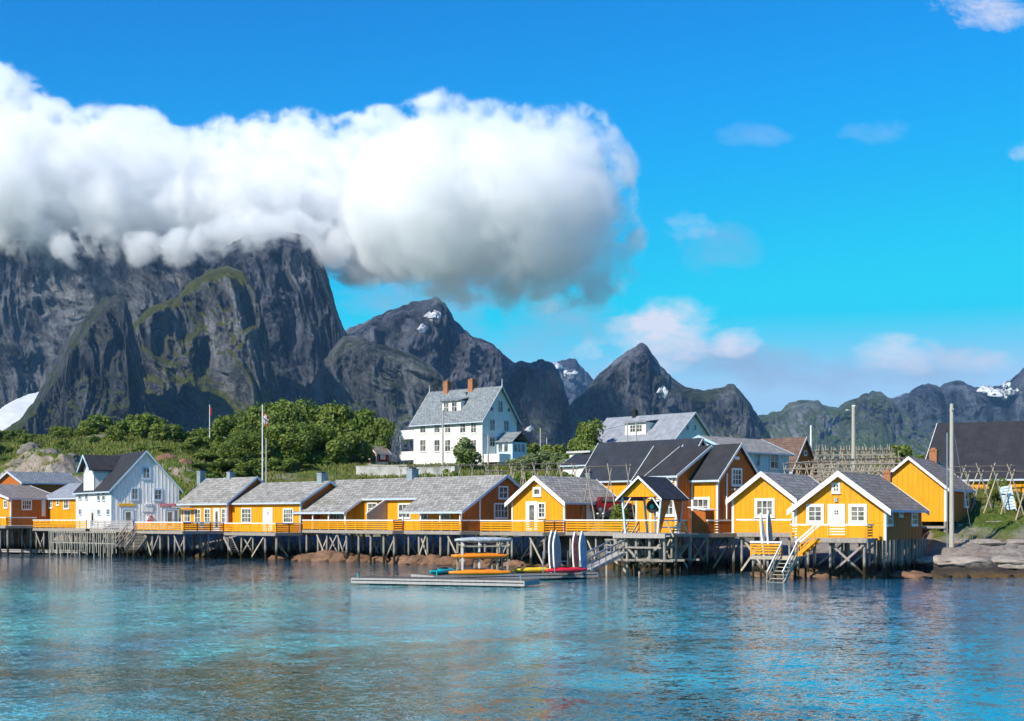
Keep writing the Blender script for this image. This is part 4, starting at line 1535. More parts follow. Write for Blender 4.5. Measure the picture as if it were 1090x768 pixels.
# ---- long house with two porches
def long_house():
    f = Frame(510.5, 128.6, TH)
    z0, zr, ry = 3.12, 8.18, 3.16
    sl = .594
    W, L = 24.6, 5.1
    H = lambda y: zr - sl * abs(y - ry) - z0
    root = empty('long_cabin', (f.X, f.Y, z0), -f.th, 'long yellow house with two low porches and one chimney on its grey slate roof', 'cabin', ROR)
    mb = MB()
    mb.prism([(0, 0, 0), (0, L, 0), (0, L, H(L) - .05), (0, ry, H(ry) - .08), (0, 0, H(0) - .05)], (-W, 0, 0))
    y = .2
    while y < L:
        mb.box(0, .026, y - .028, y + .028, .02, H(y) - .15)
        y += .36
    x = -W + .2
    while x < 0:
        mb.box(x - .028, x + .028, -.026, 0, .02, H(0) - .1)
        x += .42
    wl = mb.build('wall', [M['yellow'], M['brown_and_shade']], root)  # second colour: the gable end's shade, put in as brown
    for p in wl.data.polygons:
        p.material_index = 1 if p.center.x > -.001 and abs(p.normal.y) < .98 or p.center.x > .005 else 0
    # roof in five slabs: back, three front bays (the porch bays run lower)
    t, o = .12, .4
    mb = MB()
    mb.prism([(o, ry, H(ry)), (o, L + .5, H(L + .5)), (o, L + .5, H(L + .5) + t), (o, ry, H(ry) + t)], (-W - 2 * o, 0, 0))
    for (xa, xb, yf) in ((o, -8.2, -2.6), (-8.2, -16.6, -.35), (-16.6, -W - o, -2.6)):
        mb.prism([(xa, yf, H(yf)), (xa, ry, H(ry)), (xa, ry, H(ry) + t), (xa, yf, H(yf) + t)], (xb - xa, 0, 0))
    roof = mb.build('roof', M['slate'], root)
    set_uv(roof, lambda P: np.stack([P[:, 0], P[:, 1] * 1.16], 1))
    for (x0, yf, yb_) in ((o, -2.62, L + .5), (-W - o - .05, -2.62, L + .5), (-16.6, -2.62, -.3)):
        mb = MB()
        a, c = H(yf), H(min(yb_, ry))
        mb.prism([(x0, yf, a - .13), (x0, min(yb_, ry), c - .13), (x0, min(yb_, ry), c + t + .03), (x0, yf, a + t + .03)], (.05, 0, 0))
        if yb_ > ry:
            mb.prism([(x0, ry, H(ry) - .13), (x0, yb_, H(yb_) - .13), (x0, yb_, H(yb_) + t + .03), (x0, ry, H(ry) + t + .03)], (.05, 0, 0))
        mb.build('bargeboard', M['trimgrey' if x0 != -16.6 else 'white'], root)
    mb = MB()
    for (xa, xb, yf) in ((o, -8.2, -2.6), (-8.2, -16.55, -.35), (-16.6, -W - o, -2.6)):
        mb.box(xb, xa, yf - .03, yf - .001, H(yf) - .06, H(yf) + t - .01)
    mb.build('gutter', M['trimgrey'], root)
    for x in (-.12, -2.8, -5.5, -8.05, -16.75, -19.4, -22.0, -24.4):
        mb = MB()
        mb.box(x - .07, x + .07, -2.35, -2.21, 0, H(-2.3) - .02)
        mb.build('porch_post', M['white'], root)
    mb = MB()
    mb.prism([(.02, -2.2, 0), (.02, -.03, 0), (.02, -.03, H(-.03) - .05), (.02, -2.2, H(-2.2) - .05)], (-.08, 0, 0))
    yy = -2.0
    while yy < 0:
        mb.box(.02, .045, yy - .028, yy + .028, .02, H(yy) - .1)
        yy += .36
    mb.build('porch_side_wall', M['brown_and_shade'], root)
    mb = MB()
    mb.box(-.1, .045, -.07, -.028, 0, H(0) - .08)
    mb.box(.046, .06, -.07, .1, 0, H(0) - .1)
    mb.build('corner_board', M['white'], root)
    # slanted board screen between the bays
    mb = MB()
    x = -13.1
    mb.prism([(x, -2.6, 0), (x, -.03, 0), (x, -.03, H(0) - .15), (x, -2.6, 1.55)], (.07, 0, 0))
    yy = -2.45
    while yy < -.1:
        mb.box(x + .071, x + .09, yy - .03, yy + .03, .03, 1.5 + (H(0) - 1.7) * (yy + 2.6) / 2.57)
        yy += .26
    mb.build('board_screen', M['wood'], root)
    mb = MB()
    mb.prism([(x - .02, -2.64, 1.55), (x - .02, -.03, H(0) - .15), (x - .02, -.03, H(0) - .03), (x - .02, -2.64, 1.67)], (.13, 0, 0))
    mb.build('screen_cap', M['white'], root)
    h = House.__new__(House)
    h.f, h.root, h.z0, h.typ, h.W, h.L, h.ry, h.roof, h.hr, h.sl = f, root, z0, 'E', W, L, ry, roof, H(ry), sl
    h.window('R', 530.4, 540.2, 518, 531, 2, 2)
    h.window('R', 525.8, 540.2, 536, 551.8, 4, 2)
    h.window('F', 424.4, 437.4, 536.3, 551.8, 3, 2)
    h.window('F', 391.5, 401.5, 535.3, 548, 2, 2)
    h.window('F', 469, 480, 546, 553.6, 3, 1)
    h.window('F', 447, 456, 546, 553.6, 2, 1)
    h.window('F', 350.5, 367, 546, 553.6, 4, 1)
    h.chimney(439, 0, .85, 1.0, 'chim')
    mb = MB()
    mb.tube((.33, -2.55, -3.6), (.33, -2.55, H(-2.6)), .05, .05, 8)
    mb.build('drainpipe', M['metal'], root)
    return h


L1 = long_house()

# ---- ochre gable in the middle
Mh = House('cabin', 'ochre gable house with open white doorway and tiny square attic window', 'cabin', 601, 123.0, TH, 545, 657, 3.08, 533, 508, 'G', 'yellow', 'slate', 'white', group=ROR, oe=.45, orr=.45, barge_w=.42, side='brown_and_shade')
Mh.door('F', 560.6, 572.2, 534.4, 'white', 'white', 'g')
Mh.window('F', 573.4, 581, 535.4, 551.5, 2, 3)
Mh.window('F', 568, 576.2, 519.2, 528.2, 1, 1, 'white', .16)
Mh.door('R', 624.6, 632.8, 536, 'white', 'white', 'round')
Mh.window('R', 639.8, 650.2, 535.8, 552, 4, 2)
Mh.chimney(627.5, 0, .5, .5, 'chim')

# ---- orange house with the dark felt roofs: four joined buildings
DARK = 'joined orange houses with dark felt roofs'
R3a = House('tall_house', 'tall orange house with dark felt roof, white-framed gable window and shade-brown gable end', 'house', 764, 113.3, TH, 736, 806, 3.1, 508, 474, 'E', 'orange', 'felt', 'white', group=DARK, orr=.35, side='brown_and_shade')
R3a.window('F', 736.8, 755.5, 530, 548.8, 3, 2, 'white', .16)
R3a.window('R', 778.6, 789, 499, 517.2, 3, 3, 'white', .12)
R3a.box_part('vent_hatch', 'white', .001, .06, *[R3a.rect('R', 782, 786.6, 486.4, 489.6)[i] for i in (0, 1)], *[R3a.rect('R', 782, 786.6, 486.4, 489.6)[i] for i in (2, 3)])
a_, b_, z0_, z1_ = R3a.rect('R', 777.5, 789.5, 520, 522.4)
R3a.box_part('door_hood', 'wood', .001, .5, a_, b_, z0_, z1_)
a_, b_, z0_, z1_ = R3a.rect('R', 772.6, 773.6, 504, 553)
R3a.box_part('drainpipe', 'white', .03, .12, a_, b_, z0_, z1_)
R3b = House('jutting_house', 'orange house with wide dark felt roof jutting out behind the hoist shelter', 'house', 720, 113.8, TH, 692, 736, 3.1, 505.5, 476, 'E', 'orange', 'felt', 'white', group=DARK, L=8.6, orr=.3, side='brown_and_shade')
R3b.window('F', 699.6, 718, 531.3, 549.3, 4, 2, 'white', .14)
R3b.window('F', 712.6, 716.4, 508.8, 512.4, 1, 1)
R3c = House('narrow_house', 'narrow dark felt-roofed house wedged between the warehouse and the jutting orange house', 'house', 703, 118.6, TH, 677, 720, 3.1, 509, 475.5, 'E', 'orange', 'felt', 'white', group=DARK, L=5.4, orr=.25, side='brown_and_shade')
R3d = House('warehouse', 'long warehouse with broad dark felt roof and yellow wall behind the pier houses', 'warehouse', 725, 127.0, TH, 619, 760, 3.6, 507.5, 473, 'E', 'yellow', 'felt_blue', 'white', group=DARK, L=5.6, zr=11.5, ze=8.1, orr=.3)

# ---- hoist shelter on its own trestle
Hh = Frame(703.2, 103.5, 36)


def hoist_shelter():
    f = Hh
    z0 = 3.14
    W, L = -f.fx(661.5), 3.4
    ze, zr = 5.86 - z0, zat(508.3, f.dist(-W / 2, 0)) - z0
    root = empty('hoist_shelter', (f.X, f.Y, z0), -f.th, 'open wooden hoist shelter with yellow gable and dark roof on a trestle over the water', 'shelter')
    mb = MB()
    mb.prism([(-W, 0, ze), (0, 0, ze), (-W / 2, 0, zr - .03)], (0, .08, 0))
    mb.prism([(-W, L - .08, ze), (0, L - .08, ze), (-W / 2, L - .08, zr - .03)], (0, .08, 0))
    x = -W + .2
    while x < -.1:
        mb.box(x - .02, x + .02, -.02, 0, ze, ze + (zr - ze) * (1 - abs(x + W / 2) / (W / 2)) - .06)
        x += .3
    mb.build('gable', M['yellow'], root)
    t, o, oy = .09, .3, .35
    sl = (zr - ze) / (W / 2)
    mb = MB()
    for s in (-1, 1):
        e = (-W - o) if s < 0 else o
        mb.prism([(-W / 2, -oy, zr), (e, -oy, ze - o * sl), (e, -oy, ze - o * sl + t), (-W / 2, -oy, zr + t)], (0, L + 2 * oy, 0))
    r = mb.build('roof', M['felt_blue'], root)
    set_uv(r, lambda P: np.stack([P[:, 1], P[:, 0] * 1.3], 1))
    mb = MB()
    for y0 in (-oy - .05, L + oy):
        for s in (-1, 1):
            e = (-W - o) if s < 0 else o
            mb.prism([(-W / 2, y0, zr - .08), (e, y0, ze - o * sl - .08), (e, y0, ze - o * sl + t + .02), (-W / 2, y0, zr + t + .02)], (0, .05, 0))
    mb.build('bargeboard', M['white'], root)
    for (x, sx) in ((-W, 1), (0, -1)):
        for y in (.1, L - .1):
            mb = MB()
            mb.bar((x, y, ze), (x + sx * .30, y, 0), .13, .13)
            mb.build('post', M['bluewhite' if y < 1 else 'trimgrey'], root)
            mb = MB()
            mb.bar((x + sx * .12, y, ze - .9), (x + sx * .75, y, ze - .05), .08, .08)
            mb.build('knee_brace', M['white'], root)
    # tapering board cheeks at the right-hand side
    mb = MB()
    mb.prism([(-.02, .2, ze - .02), (-.02, L * .47, ze - .02), (-.16, .75, ze * .42), (-.26, .35, .1), (-.22, .2, .1)], (.06, 0, 0))
    mb.prism([(-.02, L * .53, ze - .02), (-.02, L - .2, ze - .02), (-.2, L - .25, .8), (-.12, L - .9, ze * .55)], (.06, 0, 0))
    mb.build('side_cheek', M['brown_and_shade'], root)
    for y in (.6, L - .3):
        mb = MB()
        mb.bar((.15, y, .9), (.75, y, -.25), .1, .1)
        mb.build('strut', M['wood'], root)
    mb = MB()
    mb.box(-W + .2, -.2, .15, .22, .92, 1.02)
    mb.box(-.3, -.2, .23, L - .2, .92, 1.02)
    mb.box(-.3, -.22, .23, L - .2, .4, .5)
    mb.build('guard_rail', M['bluewhite'], root)
    # trestle
    mb = MB()
    mb.box(-W - .5, .6, -.35, L + 1.2, -.14, -.002)
    mb.box(-W - .5, .6, -.42, -.352, -.34, -.02)
    mb.build('deck', M['deck'], root)
    rnd = random.Random(5)
    for y in (0, L * .5, L + .6):
        xs = [-W - .2, -W * .62, -W * .28, .3]
        for x in xs:
            mb = MB()
            mb.tube((x + rnd.uniform(-.1, .1), y, -z0 - 1.2), (x, y, -.15), .13, .1, 8)
            mb.build('pile', M['pile'], root)
        for (a, b, zz) in ((0, 2, .35), (3, 1, .35)):
            mb = MB()
            mb.bar((xs[a], y - .17 if a == 0 else y + .17, -.3), (xs[b], y - .17 if a == 0 else y + .17, -z0 + zz), .06, .17)
            mb.build('brace', M['pile'], root)
        mb = MB()
        mb.bar((-W - .6, y - .25, -z0 + 1.15), (1.2, y - .25, -z0 + 1.15), .1, .16)
        mb.bar((-W - .1, y - .25, -z0 + 2.1), (.2, y - .25, -z0 + 2.1), .08, .14)
        mb.build('crossbeam', M['pile'], root)
    return f, W, L, z0, ze


hf, hW, hL, hz0, hze = hoist_shelter()


def winch():
    p = hf.world(-hW * .42, hL * .45, hz0 + hze - .72)
    root = empty('winch', p, -hf.th, 'dark round winch drum with teal hub hanging under the hoist shelter roof', 'winch')
    mb = MB()
    mb.tube((0, -.28, 0), (0, .28, 0), .40, .40, 20)
    mb.tube((0, -.34, 0), (0, -.281, 0), .5, .5, 20)
    mb.build('drum', M['black'], root)
    mb = MB()
    mb.tube((0, -.40, 0), (0, -.345, 0), .17, .17, 14)
    mb.build('hub', M['teal'], root)
    mb = MB()
    mb.box(-.06, .06, -.06, .06, .4, .72)
    mb.box(-.5, .5, -.2, .2, .5, .56)
    mb.build('bracket', M['metal'], root)
    mb = MB()
    mb.tube((.05, 0, -2.0), (.05, 0, -.4), .06, .09, 8)
    mb.build('cable', M['metal'], root)


winch()


def privy():
    f = Frame(751, 108.9, 45)
    fx = f.fx(735.3)
    z0 = 3.12
    root = empty('board_shed', (f.X, f.Y, z0), -f.th, 'small upright box of brown boards with pale slanting lid beside the hoist shelter', 'shed')
    W, L = 1.35, 1.1
    mb = MB()
    mb.box(-W, 0, 0, L, 0, 1.75)
    x = -W + .1
    while x < 0:
        mb.box(x - .05, x + .05, -.025, 0, 0, 1.73)
        x += .16
    mb.build('wall', M['brown_and_shade'], root)
    mb = MB()
    mb.box(-W - .03, -W - .001, -.03, L, 0, 1.75)
    mb.build('side_panel', M['white'], root)
    mb = MB()
    mb.prism([(-W - .25, -.2, 1.98), (.15, -.2, 1.76), (.15, -.2, 1.82), (-W - .25, -.2, 2.04)], (0, L + .4, 0))
    mb.build('roof', M['white'], root)


privy()

# ---- the two yellow cabins at the right
R2f = Frame(845, 104.3, 30)
R2 = House('cabin', 'yellow gable cabin with one wide window behind the lower landing', 'cabin', 845, 104.6, 30, 779.5, 870, 3.15, 530, 504, 'G', 'yellow', 'slate', 'white', group=ROR, L=10.5, oe=.35, orr=.4, barge_w=.4, side='brown_and_shade')
R2.window('F', 804.2, 824.2, 531.3, 550.2, 3, 2, 'white', .16)
fI = Frame(842, 102.9, 30)
WI = -fI.fx(784.5)
pier('pier deck with ochre railing under the yellow cabin that has one wide window', fI, WI, 0, 3.2, 5.5, .9, 'yellow', 'yellow', seed=10, gap=2.6)
R1 = House('cabin', 'foremost yellow gable cabin with white door between two windows and shade-brown plank side', 'cabin', 943, 98.4, 30, 846.5, 981, 2.72, 539.8, 503.6, 'G', 'yellow', 'slate_brown', 'white', group=ROR, oe=.45, orr=.45, barge_w=.42, side='brown_and_shade')
R1.window('F', 859.3, 876.5, 537.4, 556.8, 2, 3, 'white', .17)
R1.window('F', 904.2, 922.4, 537.4, 556.8, 2, 3, 'white', .17)
R1.door('F', 881.8, 899.2, 537.4, 'white', 'white', 'round', .25)
R1.window('F', 886, 894.2, 514.4, 524.8, 2, 2, 'white', .12)
a_, b_, z0_, z1_ = R1.rect('F', 888.6, 891.8, 530, 534.6)
R1.box_part('wall_lamp', 'metal', a_, b_, -.12, -.03, z0_, z1_)
R1.window('R', 943.8, 949.4, 539.8, 559.4, 1, 3)
R1.window('R', 956.7, 960.3, 540.4, 550, 1, 2)
R1.window('R', 969.8, 976, 541.6, 559.4, 2, 3)
R1.chimney(938, 0, .55, .75, 'brick', 'brick', .9, .5)
fJ = Frame(922.5, 96.3, 30)
WJ = -fJ.fx(842)
LJ = 1.6
pier('pier deck with ochre railing at the door of the foremost yellow cabin', fJ, WJ, LJ, 2.88, 4.5, .88, 'yellow', 'yellow', seed=11, gap=2.6, row_y=(.3, 3.0))
rnd_ = random.Random(8)
for row in (.3, 4.0, 8.0, 11.5):
    R1.legs([(-.12 - k * 1.25 + rnd_.uniform(-.15, .15), row) for k in range(6)], .1)
R1.legs([(-.12 + rnd_.uniform(-.05, .05), 1.2 + k * .95) for k in range(12)], .1)

# ---- yellow house on the rock at the right
R4 = House('cabin', 'yellow gable house with brick chimney standing on posts on the shore rock', 'cabin', 1007, 112.5, 30, 930, 1034, 4.0, 519, 488, 'G', 'yellow', 'slate_brown', 'white', W=5.8, L=9.3, oe=.3, orr=.3, side='brown_and_shade')
R4.window('R', 1026.2, 1030.4, 524, 540, 1, 2)
R4.chimney(994, 0, .62, 1.05, 'brick', 'brick')
R4.legs([(-.1, .1), (-2, .1), (-3.9, .1), (-5.6, .1), (-.1, 2.2), (-.1, 4.4), (-.1, 6.6), (-.1, 9.1), (-2, 4.4), (-4, 4.4)], .11)
mb = MB(); mb.bar((-5.7, -.1, -.45), (0, -.1, -.45), .08, .2); mb.bar((-.1, .3, -.4), (-.1, 4.2, -2.0), .07, .14); mb.build('floor_beam', M['pile'], R4.root)

Bn = House('barn', 'huge barn with black felt roof rising behind the drying racks at the right edge', 'barn', 1180, 123, 27, 986, 1300, 6.0, 510, 451, 'E', 'orange', 'felt', 'white', ze=7.9, zr=13.45, L=17.4, W=15.8, orr=.3, battens=.5, foundation=2)

# ---- second row
B1 = House('house', 'pale blue house with low grey slate roof behind the dark-roofed orange house', 'house', 778, 141, TH, 715, 840, 6.3, 480, 465, 'G', 'bluewhite', 'slate', 'skyblue', oe=.4, foundation=2)
B1.window('R', 804.4, 808.6, 481.5, 497, 1, 2, 'trimgrey')
B1.window('R', 819.2, 828.6, 483.4, 499.4, 2, 2, 'white')
B2 = House('house', 'brown gabled house with reddish tile roof and white bargeboards beside the drying racks', 'house', 842, 166, TH, 785, 869, 8.0, 499, 466.4, 'E', 'brown_and_shade', 'slate_red', 'white', oe=.4, foundation=2)
B2.window('R', 855.5, 858.5, 480, 485, 1, 1)
G1 = House('house', 'large grey-roofed white house with one white dormer, right of the leafy tree', 'house', 715, 186, TH, 627, 760, 10.0, 469.5, 440, 'E', 'white', 'felt_grey', 'white', L=9.0, oe=.7, orr=.5, foundation=3)


def dormer(h, p0, p1, q0, q1, roofm, yface, wins, rise=.55, dep=3.2):
    """shed dormer on the front slope: face between photo columns, windows as (p0, p1, q0, q1)"""
    f = h.f
    a, b = f.fx(p0, yface), f.fx(p1, yface)
    d = f.dist((a + b) / 2, yface)
    z0, z1 = zat(q1, d) - h.z0, zat(q0, d) - h.z0
    mb = MB()
    zb = h.he + h.sl * yface - .3
    mb.prism([(a, yface, zb), (b, yface, zb), (b, yface, z1), (a, yface, z1)], (0, dep, 0))
    dm = mb.build('dormer', M['white'], h.root)
    mb = MB()
    mb.prism([(a - .3, yface - .35, z1 - .02), (a - .3, yface + dep, z1 + rise), (a - .3, yface + dep, z1 + rise + .12), (a - .3, yface - .35, z1 + .1)], (b - a + .6, 0, 0))
    r = mb.build('dormer_roof', M[roofm], dm)
    set_uv(r, lambda P: P[:, :2])
    for w in wins:
        mb = MB()
        wa, wb = f.fx(w[0], yface), f.fx(w[1], yface)
        za, zc = zat(w[3], d) - h.z0, zat(w[2], d) - h.z0
        mb.box(wa, wb, yface - .03, yface - .001, za, zc)
        mb.build('dormer_window', M['glass'], dm)
        mb = MB()
        for r_ in ((wa - .06, wa + .02, za, zc), (wb - .02, wb + .06, za, zc), ((wa + wb) / 2 - .03, (wa + wb) / 2 + .03, za, zc), (wa + .021, (wa + wb) / 2 - .031, (za + zc) / 2 - .025, (za + zc) / 2 + .025), ((wa + wb) / 2 + .031, wb - .021, (za + zc) / 2 - .025, (za + zc) / 2 + .025)):
            mb.box(r_[0], r_[1], yface - .06, yface - .031, r_[2], r_[3])
        mb.build('window_frame', M['white'], dm)
    return dm


dormer(G1, 665.5, 687.5, 450.2, 462, 'felt_grey', 1.2, [(671, 676.4, 453, 459.6), (678, 683.4, 453, 459.6)], .5, 3.4)
G1.window('R', 730, 733, 452, 459, 1, 1)
G1.window('R', 738, 741, 452, 459, 1, 1)
G1.chimney(676, 0, .6, .9, 'black', 'black')

Gr = House('garage', 'low white garage with dark blue roof half hidden by shrubs left of the warehouse', 'garage', 634, 172, TH, 600, 650, 7.2, 494, 483, 'E', 'white', 'felt_blue', 'white', L=5, orr=.3, foundation=2)
Gr.box_part('side_store', 'white', -Gr.W - 1.2, -Gr.W + .9, 2.4, 5.2, 0, zat(482, 176) - Gr.z0)
Gr.box_part('flat_roof', 'concrete', -Gr.W - 1.5, -Gr.W + 2.5, 2.1, 5.4, zat(482, 176) - Gr.z0 + .002, zat(482, 176) - Gr.z0 + .25)

# ---- manor
Mn = House('manor_house', 'tall three-storey white wooden house with slate roof and two orange chimneys on the hill', 'house', 513.4, 225, 42, 440.6, 550, 13.2, 445, 412, 'E', 'white', 'slate_blue', 'white', oe=.55, orr=.55, foundation=2.2, battens=.6)
for (a, b) in ((447.2, 453.8), (462.2, 468.8), (473.6, 480.2), (489.6, 496.2), (501.2, 507.6)):
    Mn.window('F', a, b, 449.4, 461.4, 2, 2, 'white', .12)
    Mn.window('F', a, b, 468, 481.2, 2, 2, 'white', .12)
Mn.window('R', 529.4, 535.2, 426, 439.8, 2, 2, 'white', .14)
Mn.window('R', 520.6, 526.8, 446, 459.2, 2, 2, 'white', .14)
Mn.window('R', 535.8, 541.6, 447.2, 459.8, 2, 2, 'white', .14)
Mn.window('R', 520.6, 526.8, 465, 476, 2, 2, 'white', .14)
dormer(Mn, 471, 490.5, 427.2, 439, 'slate_blue', 1.15, [(472.4, 477.6, 429, 438), (481.2, 486.4, 429, 438)], .9, 3.2)
Mn.chimney(476.2, 0, 1.0, 1.6, 'brick', 'brick')
Mn.chimney(502.6, 0, 1.0, 1.6, 'brick', 'brick')
Mn.chimney(499.4, 0, .6, .4, 'chim', 'black', .6, -.8)
for x in (.5, -Mn.W - .5):
    mb = MB(); mb.tube((x, Mn.ry, Mn.hr), (x, Mn.ry, Mn.hr + 1.3), .07, .03, 6); mb.build('finial', M['white'], Mn.root)
for (p, q) in ((523.4, 435.4), (541.4, 436.8)):
    a, b, z0_, z1_ = Mn.rect('R', p - 1.5, p + 1.5, q - 1.8, q + 1.8)
    mb = MB(); c = (a + b) / 2; zc = (z0_ + z1_) / 2; s = .34
    mb.prism([(.03, c - s, zc), (.03, c, zc - s * 1.2), (.03, c + s, zc), (.03, c, zc + s * 1.2)], (.05, 0, 0)); mb.build('window', M['glass'], Mn.root)
# two-storey balcony at the left end
bx0 = -Mn.W - 3.6
mb = MB()
for (za, zb) in ((zat(488.5, 236) - Mn.z0, zat(480.5, 236) - Mn.z0), (zat(466, 236) - Mn.z0, zat(454.5, 236) - Mn.z0 - .5)):
    mb.box(bx0, -Mn.W - .001, .3, .42, za, zb)
    mb.box(bx0, bx0 + .12, .43, 5.5, za, zb)
    mb.box(bx0 - .1, -Mn.W - .002, .2, 5.5, za - .22, za - .005)
mb.build('balcony', M['white'], Mn.root)
for (x, y) in ((bx0 + .06, .36), (bx0 + .06, 5.3)):
    mb = MB(); mb.box(x - .09, x + .09, y - .19, y - .061, -2, zat(454, 236) - Mn.z0 - .5); mb.build('balcony_post', M['white'], Mn.root)
# entrance porch and veranda on the gable side
za, zb = zat(490, 227) - Mn.z0, zat(470, 227) - Mn.z0
mb = MB()
mb.box(.06, 3.6, 3.2, 6.6, -1.5, zb - .2)
pw = mb.build('porch', M['bluewhite'], Mn.root)
mb = MB()
mb.prism([(.06, 2.8, zb - .2), (.06, 4.9, zb + 1.35), (.06, 4.9, zb + 1.5), (.06, 2.8, zb - .05)], (4.0, 0, 0))
mb.prism([(.06, 4.9, zb + 1.35), (.06, 7.0, zb - .2), (.06, 7.0, zb - .05), (.06, 4.9, zb + 1.5)], (4.0, 0, 0))
pr_ = mb.build('porch_roof', M['slate_blue'], Mn.root)
set_uv(pr_, lambda P: P[:, :2])
for y in (3.6, 4.5, 5.5):
    mb = MB(); mb.box(3.601, 3.63, y, y + .6, zb - 1.7, zb - .5); mb.build('window', M['glass'], pw)
for x in (.6, 1.8):
    mb = MB(); mb.box(x, x + .8, 3.17, 3.199, zb - 1.7, zb - .5); mb.build('window', M['glass'], pw)
mb = MB()
zv = zat(486, 224) - Mn.z0
mb.box(.06, 3.4, .3, 3.0, zv - .9, zv - .7); mb.box(.06, 3.4, .3, .38, zv - .69, zv + .4); mb.box(3.32, 3.4, .39, 3.0, zv - .69, zv + .4)
mb.build('veranda', M['white'], Mn.root)

# ---- small far buildings
Rc = House('cabin', 'small dark red cabin with white trim at the edge of the big trees', 'cabin', 400.5, 232, 40, 389.5, 414, zat(491.5, 232), 482, 475.8, 'G', 'red', 'slate_brown', 'white', oe=.25, orr=.3, battens=.5, foundation=1.5)
Rc.window('R', 405, 409.5, 484, 488.5, 2, 2)
Rc.window('F', 391.8, 395, 484, 489, 1, 2)
Fg = House('cottage', 'far pale-roofed cottage peeping out left of the big trees', 'cottage', 249, 300, 40, 236, 256, 18.0, 458.5, 449.3, 'E', 'white', 'slate_blue', 'white', foundation=4)

# ------------------------------------------------------------------ the cloud that caps the cliffs: a body of vapour with its own place and depth
def cloud_mat():
    m = bpy.data.materials.new('cloud_vapour')
    m.use_nodes = True
    nt = m.node_tree
    for n in list(nt.nodes): nt.nodes.remove(n)
    out = nt.nodes.new('ShaderNodeOutputMaterial')
    v = nt.nodes.new('ShaderNodeVolumePrincipled')
    v.inputs['Color'].default_value = (1.0, 1.0, 1.0, 1)
    v.inputs['Anisotropy'].default_value = CLOUD_G
    v.inputs['Density Attribute'].default_value = ''
    at_ = nt.nodes.new('ShaderNodeAttribute')
    at_.attribute_name = 'density'
    p = position(nt)
    n1 = noise(nt, p, 0.015, 6, 0.66, 0.3)
    d = mth(nt, 'ADD', at_.outputs['Fac'], mth(nt, 'MULTIPLY', mth(nt, 'SUBTRACT', n1, 0.5), 1.3))
    d = mth(nt, 'MULTIPLY', mth(nt, 'SUBTRACT', d, 0.14), 8.0, clamp=True)
    d = mth(nt, 'MULTIPLY', d, mth(nt, 'MULTIPLY', at_.outputs['Fac'], 6.0, clamp=True))
    # the base thins out downwards into ragged mist
    s = nt.nodes.new('ShaderNodeSeparateXYZ')
    lk(nt, p, s.inputs[0])
    base = mth(nt, 'ADD', mth(nt, 'MULTIPLY', mth(nt, 'SUBTRACT', s.outputs[2], 448.0), 1 / 110.0), mth(nt, 'MULTIPLY', mth(nt, 'SUBTRACT', n1, 0.5), 0.5))
    right = mth(nt, 'MULTIPLY', mth(nt, 'ADD', s.outputs[0], 420.0), 1 / 260.0, clamp=True)
    base = mth(nt, 'MAXIMUM', ramp(nt, base, [(0.0, 0.04), (1.0, 1.0)]), mth(nt, 'MULTIPLY', right, 0.75))
    d = mth(nt, 'MULTIPLY', d, base)
    lobe = mth(nt, 'MULTIPLY', mth(nt, 'ADD', s.outputs[0], 60.0), 1 / 260.0, clamp=True)
    d = mth(nt, 'MULTIPLY', d, mth(nt, 'SUBTRACT', 1.0, mth(nt, 'MULTIPLY', lobe, 0.45)))
    lk(nt, mth(nt, 'MULTIPLY', d, CLOUD_DENS), v.inputs['Density'])
    lk(nt, v.outputs[0], out.inputs['Volume'])
    return m


CLOUD_DENS, CLOUD_G, CLOUD_VOX = 0.027, 0.0, 9.0


def ico(sub):
    import bmesh
    bm = bmesh.new()
    bmesh.ops.create_icosphere(bm, subdivisions=sub, radius=1.0)
    bm.verts.ensure_lookup_table()
    V = np.array([v.co for v in bm.verts])
    Fc = np.array([[v.index for v in f.verts] for f in bm.faces])
    bm.free()
    return V, Fc


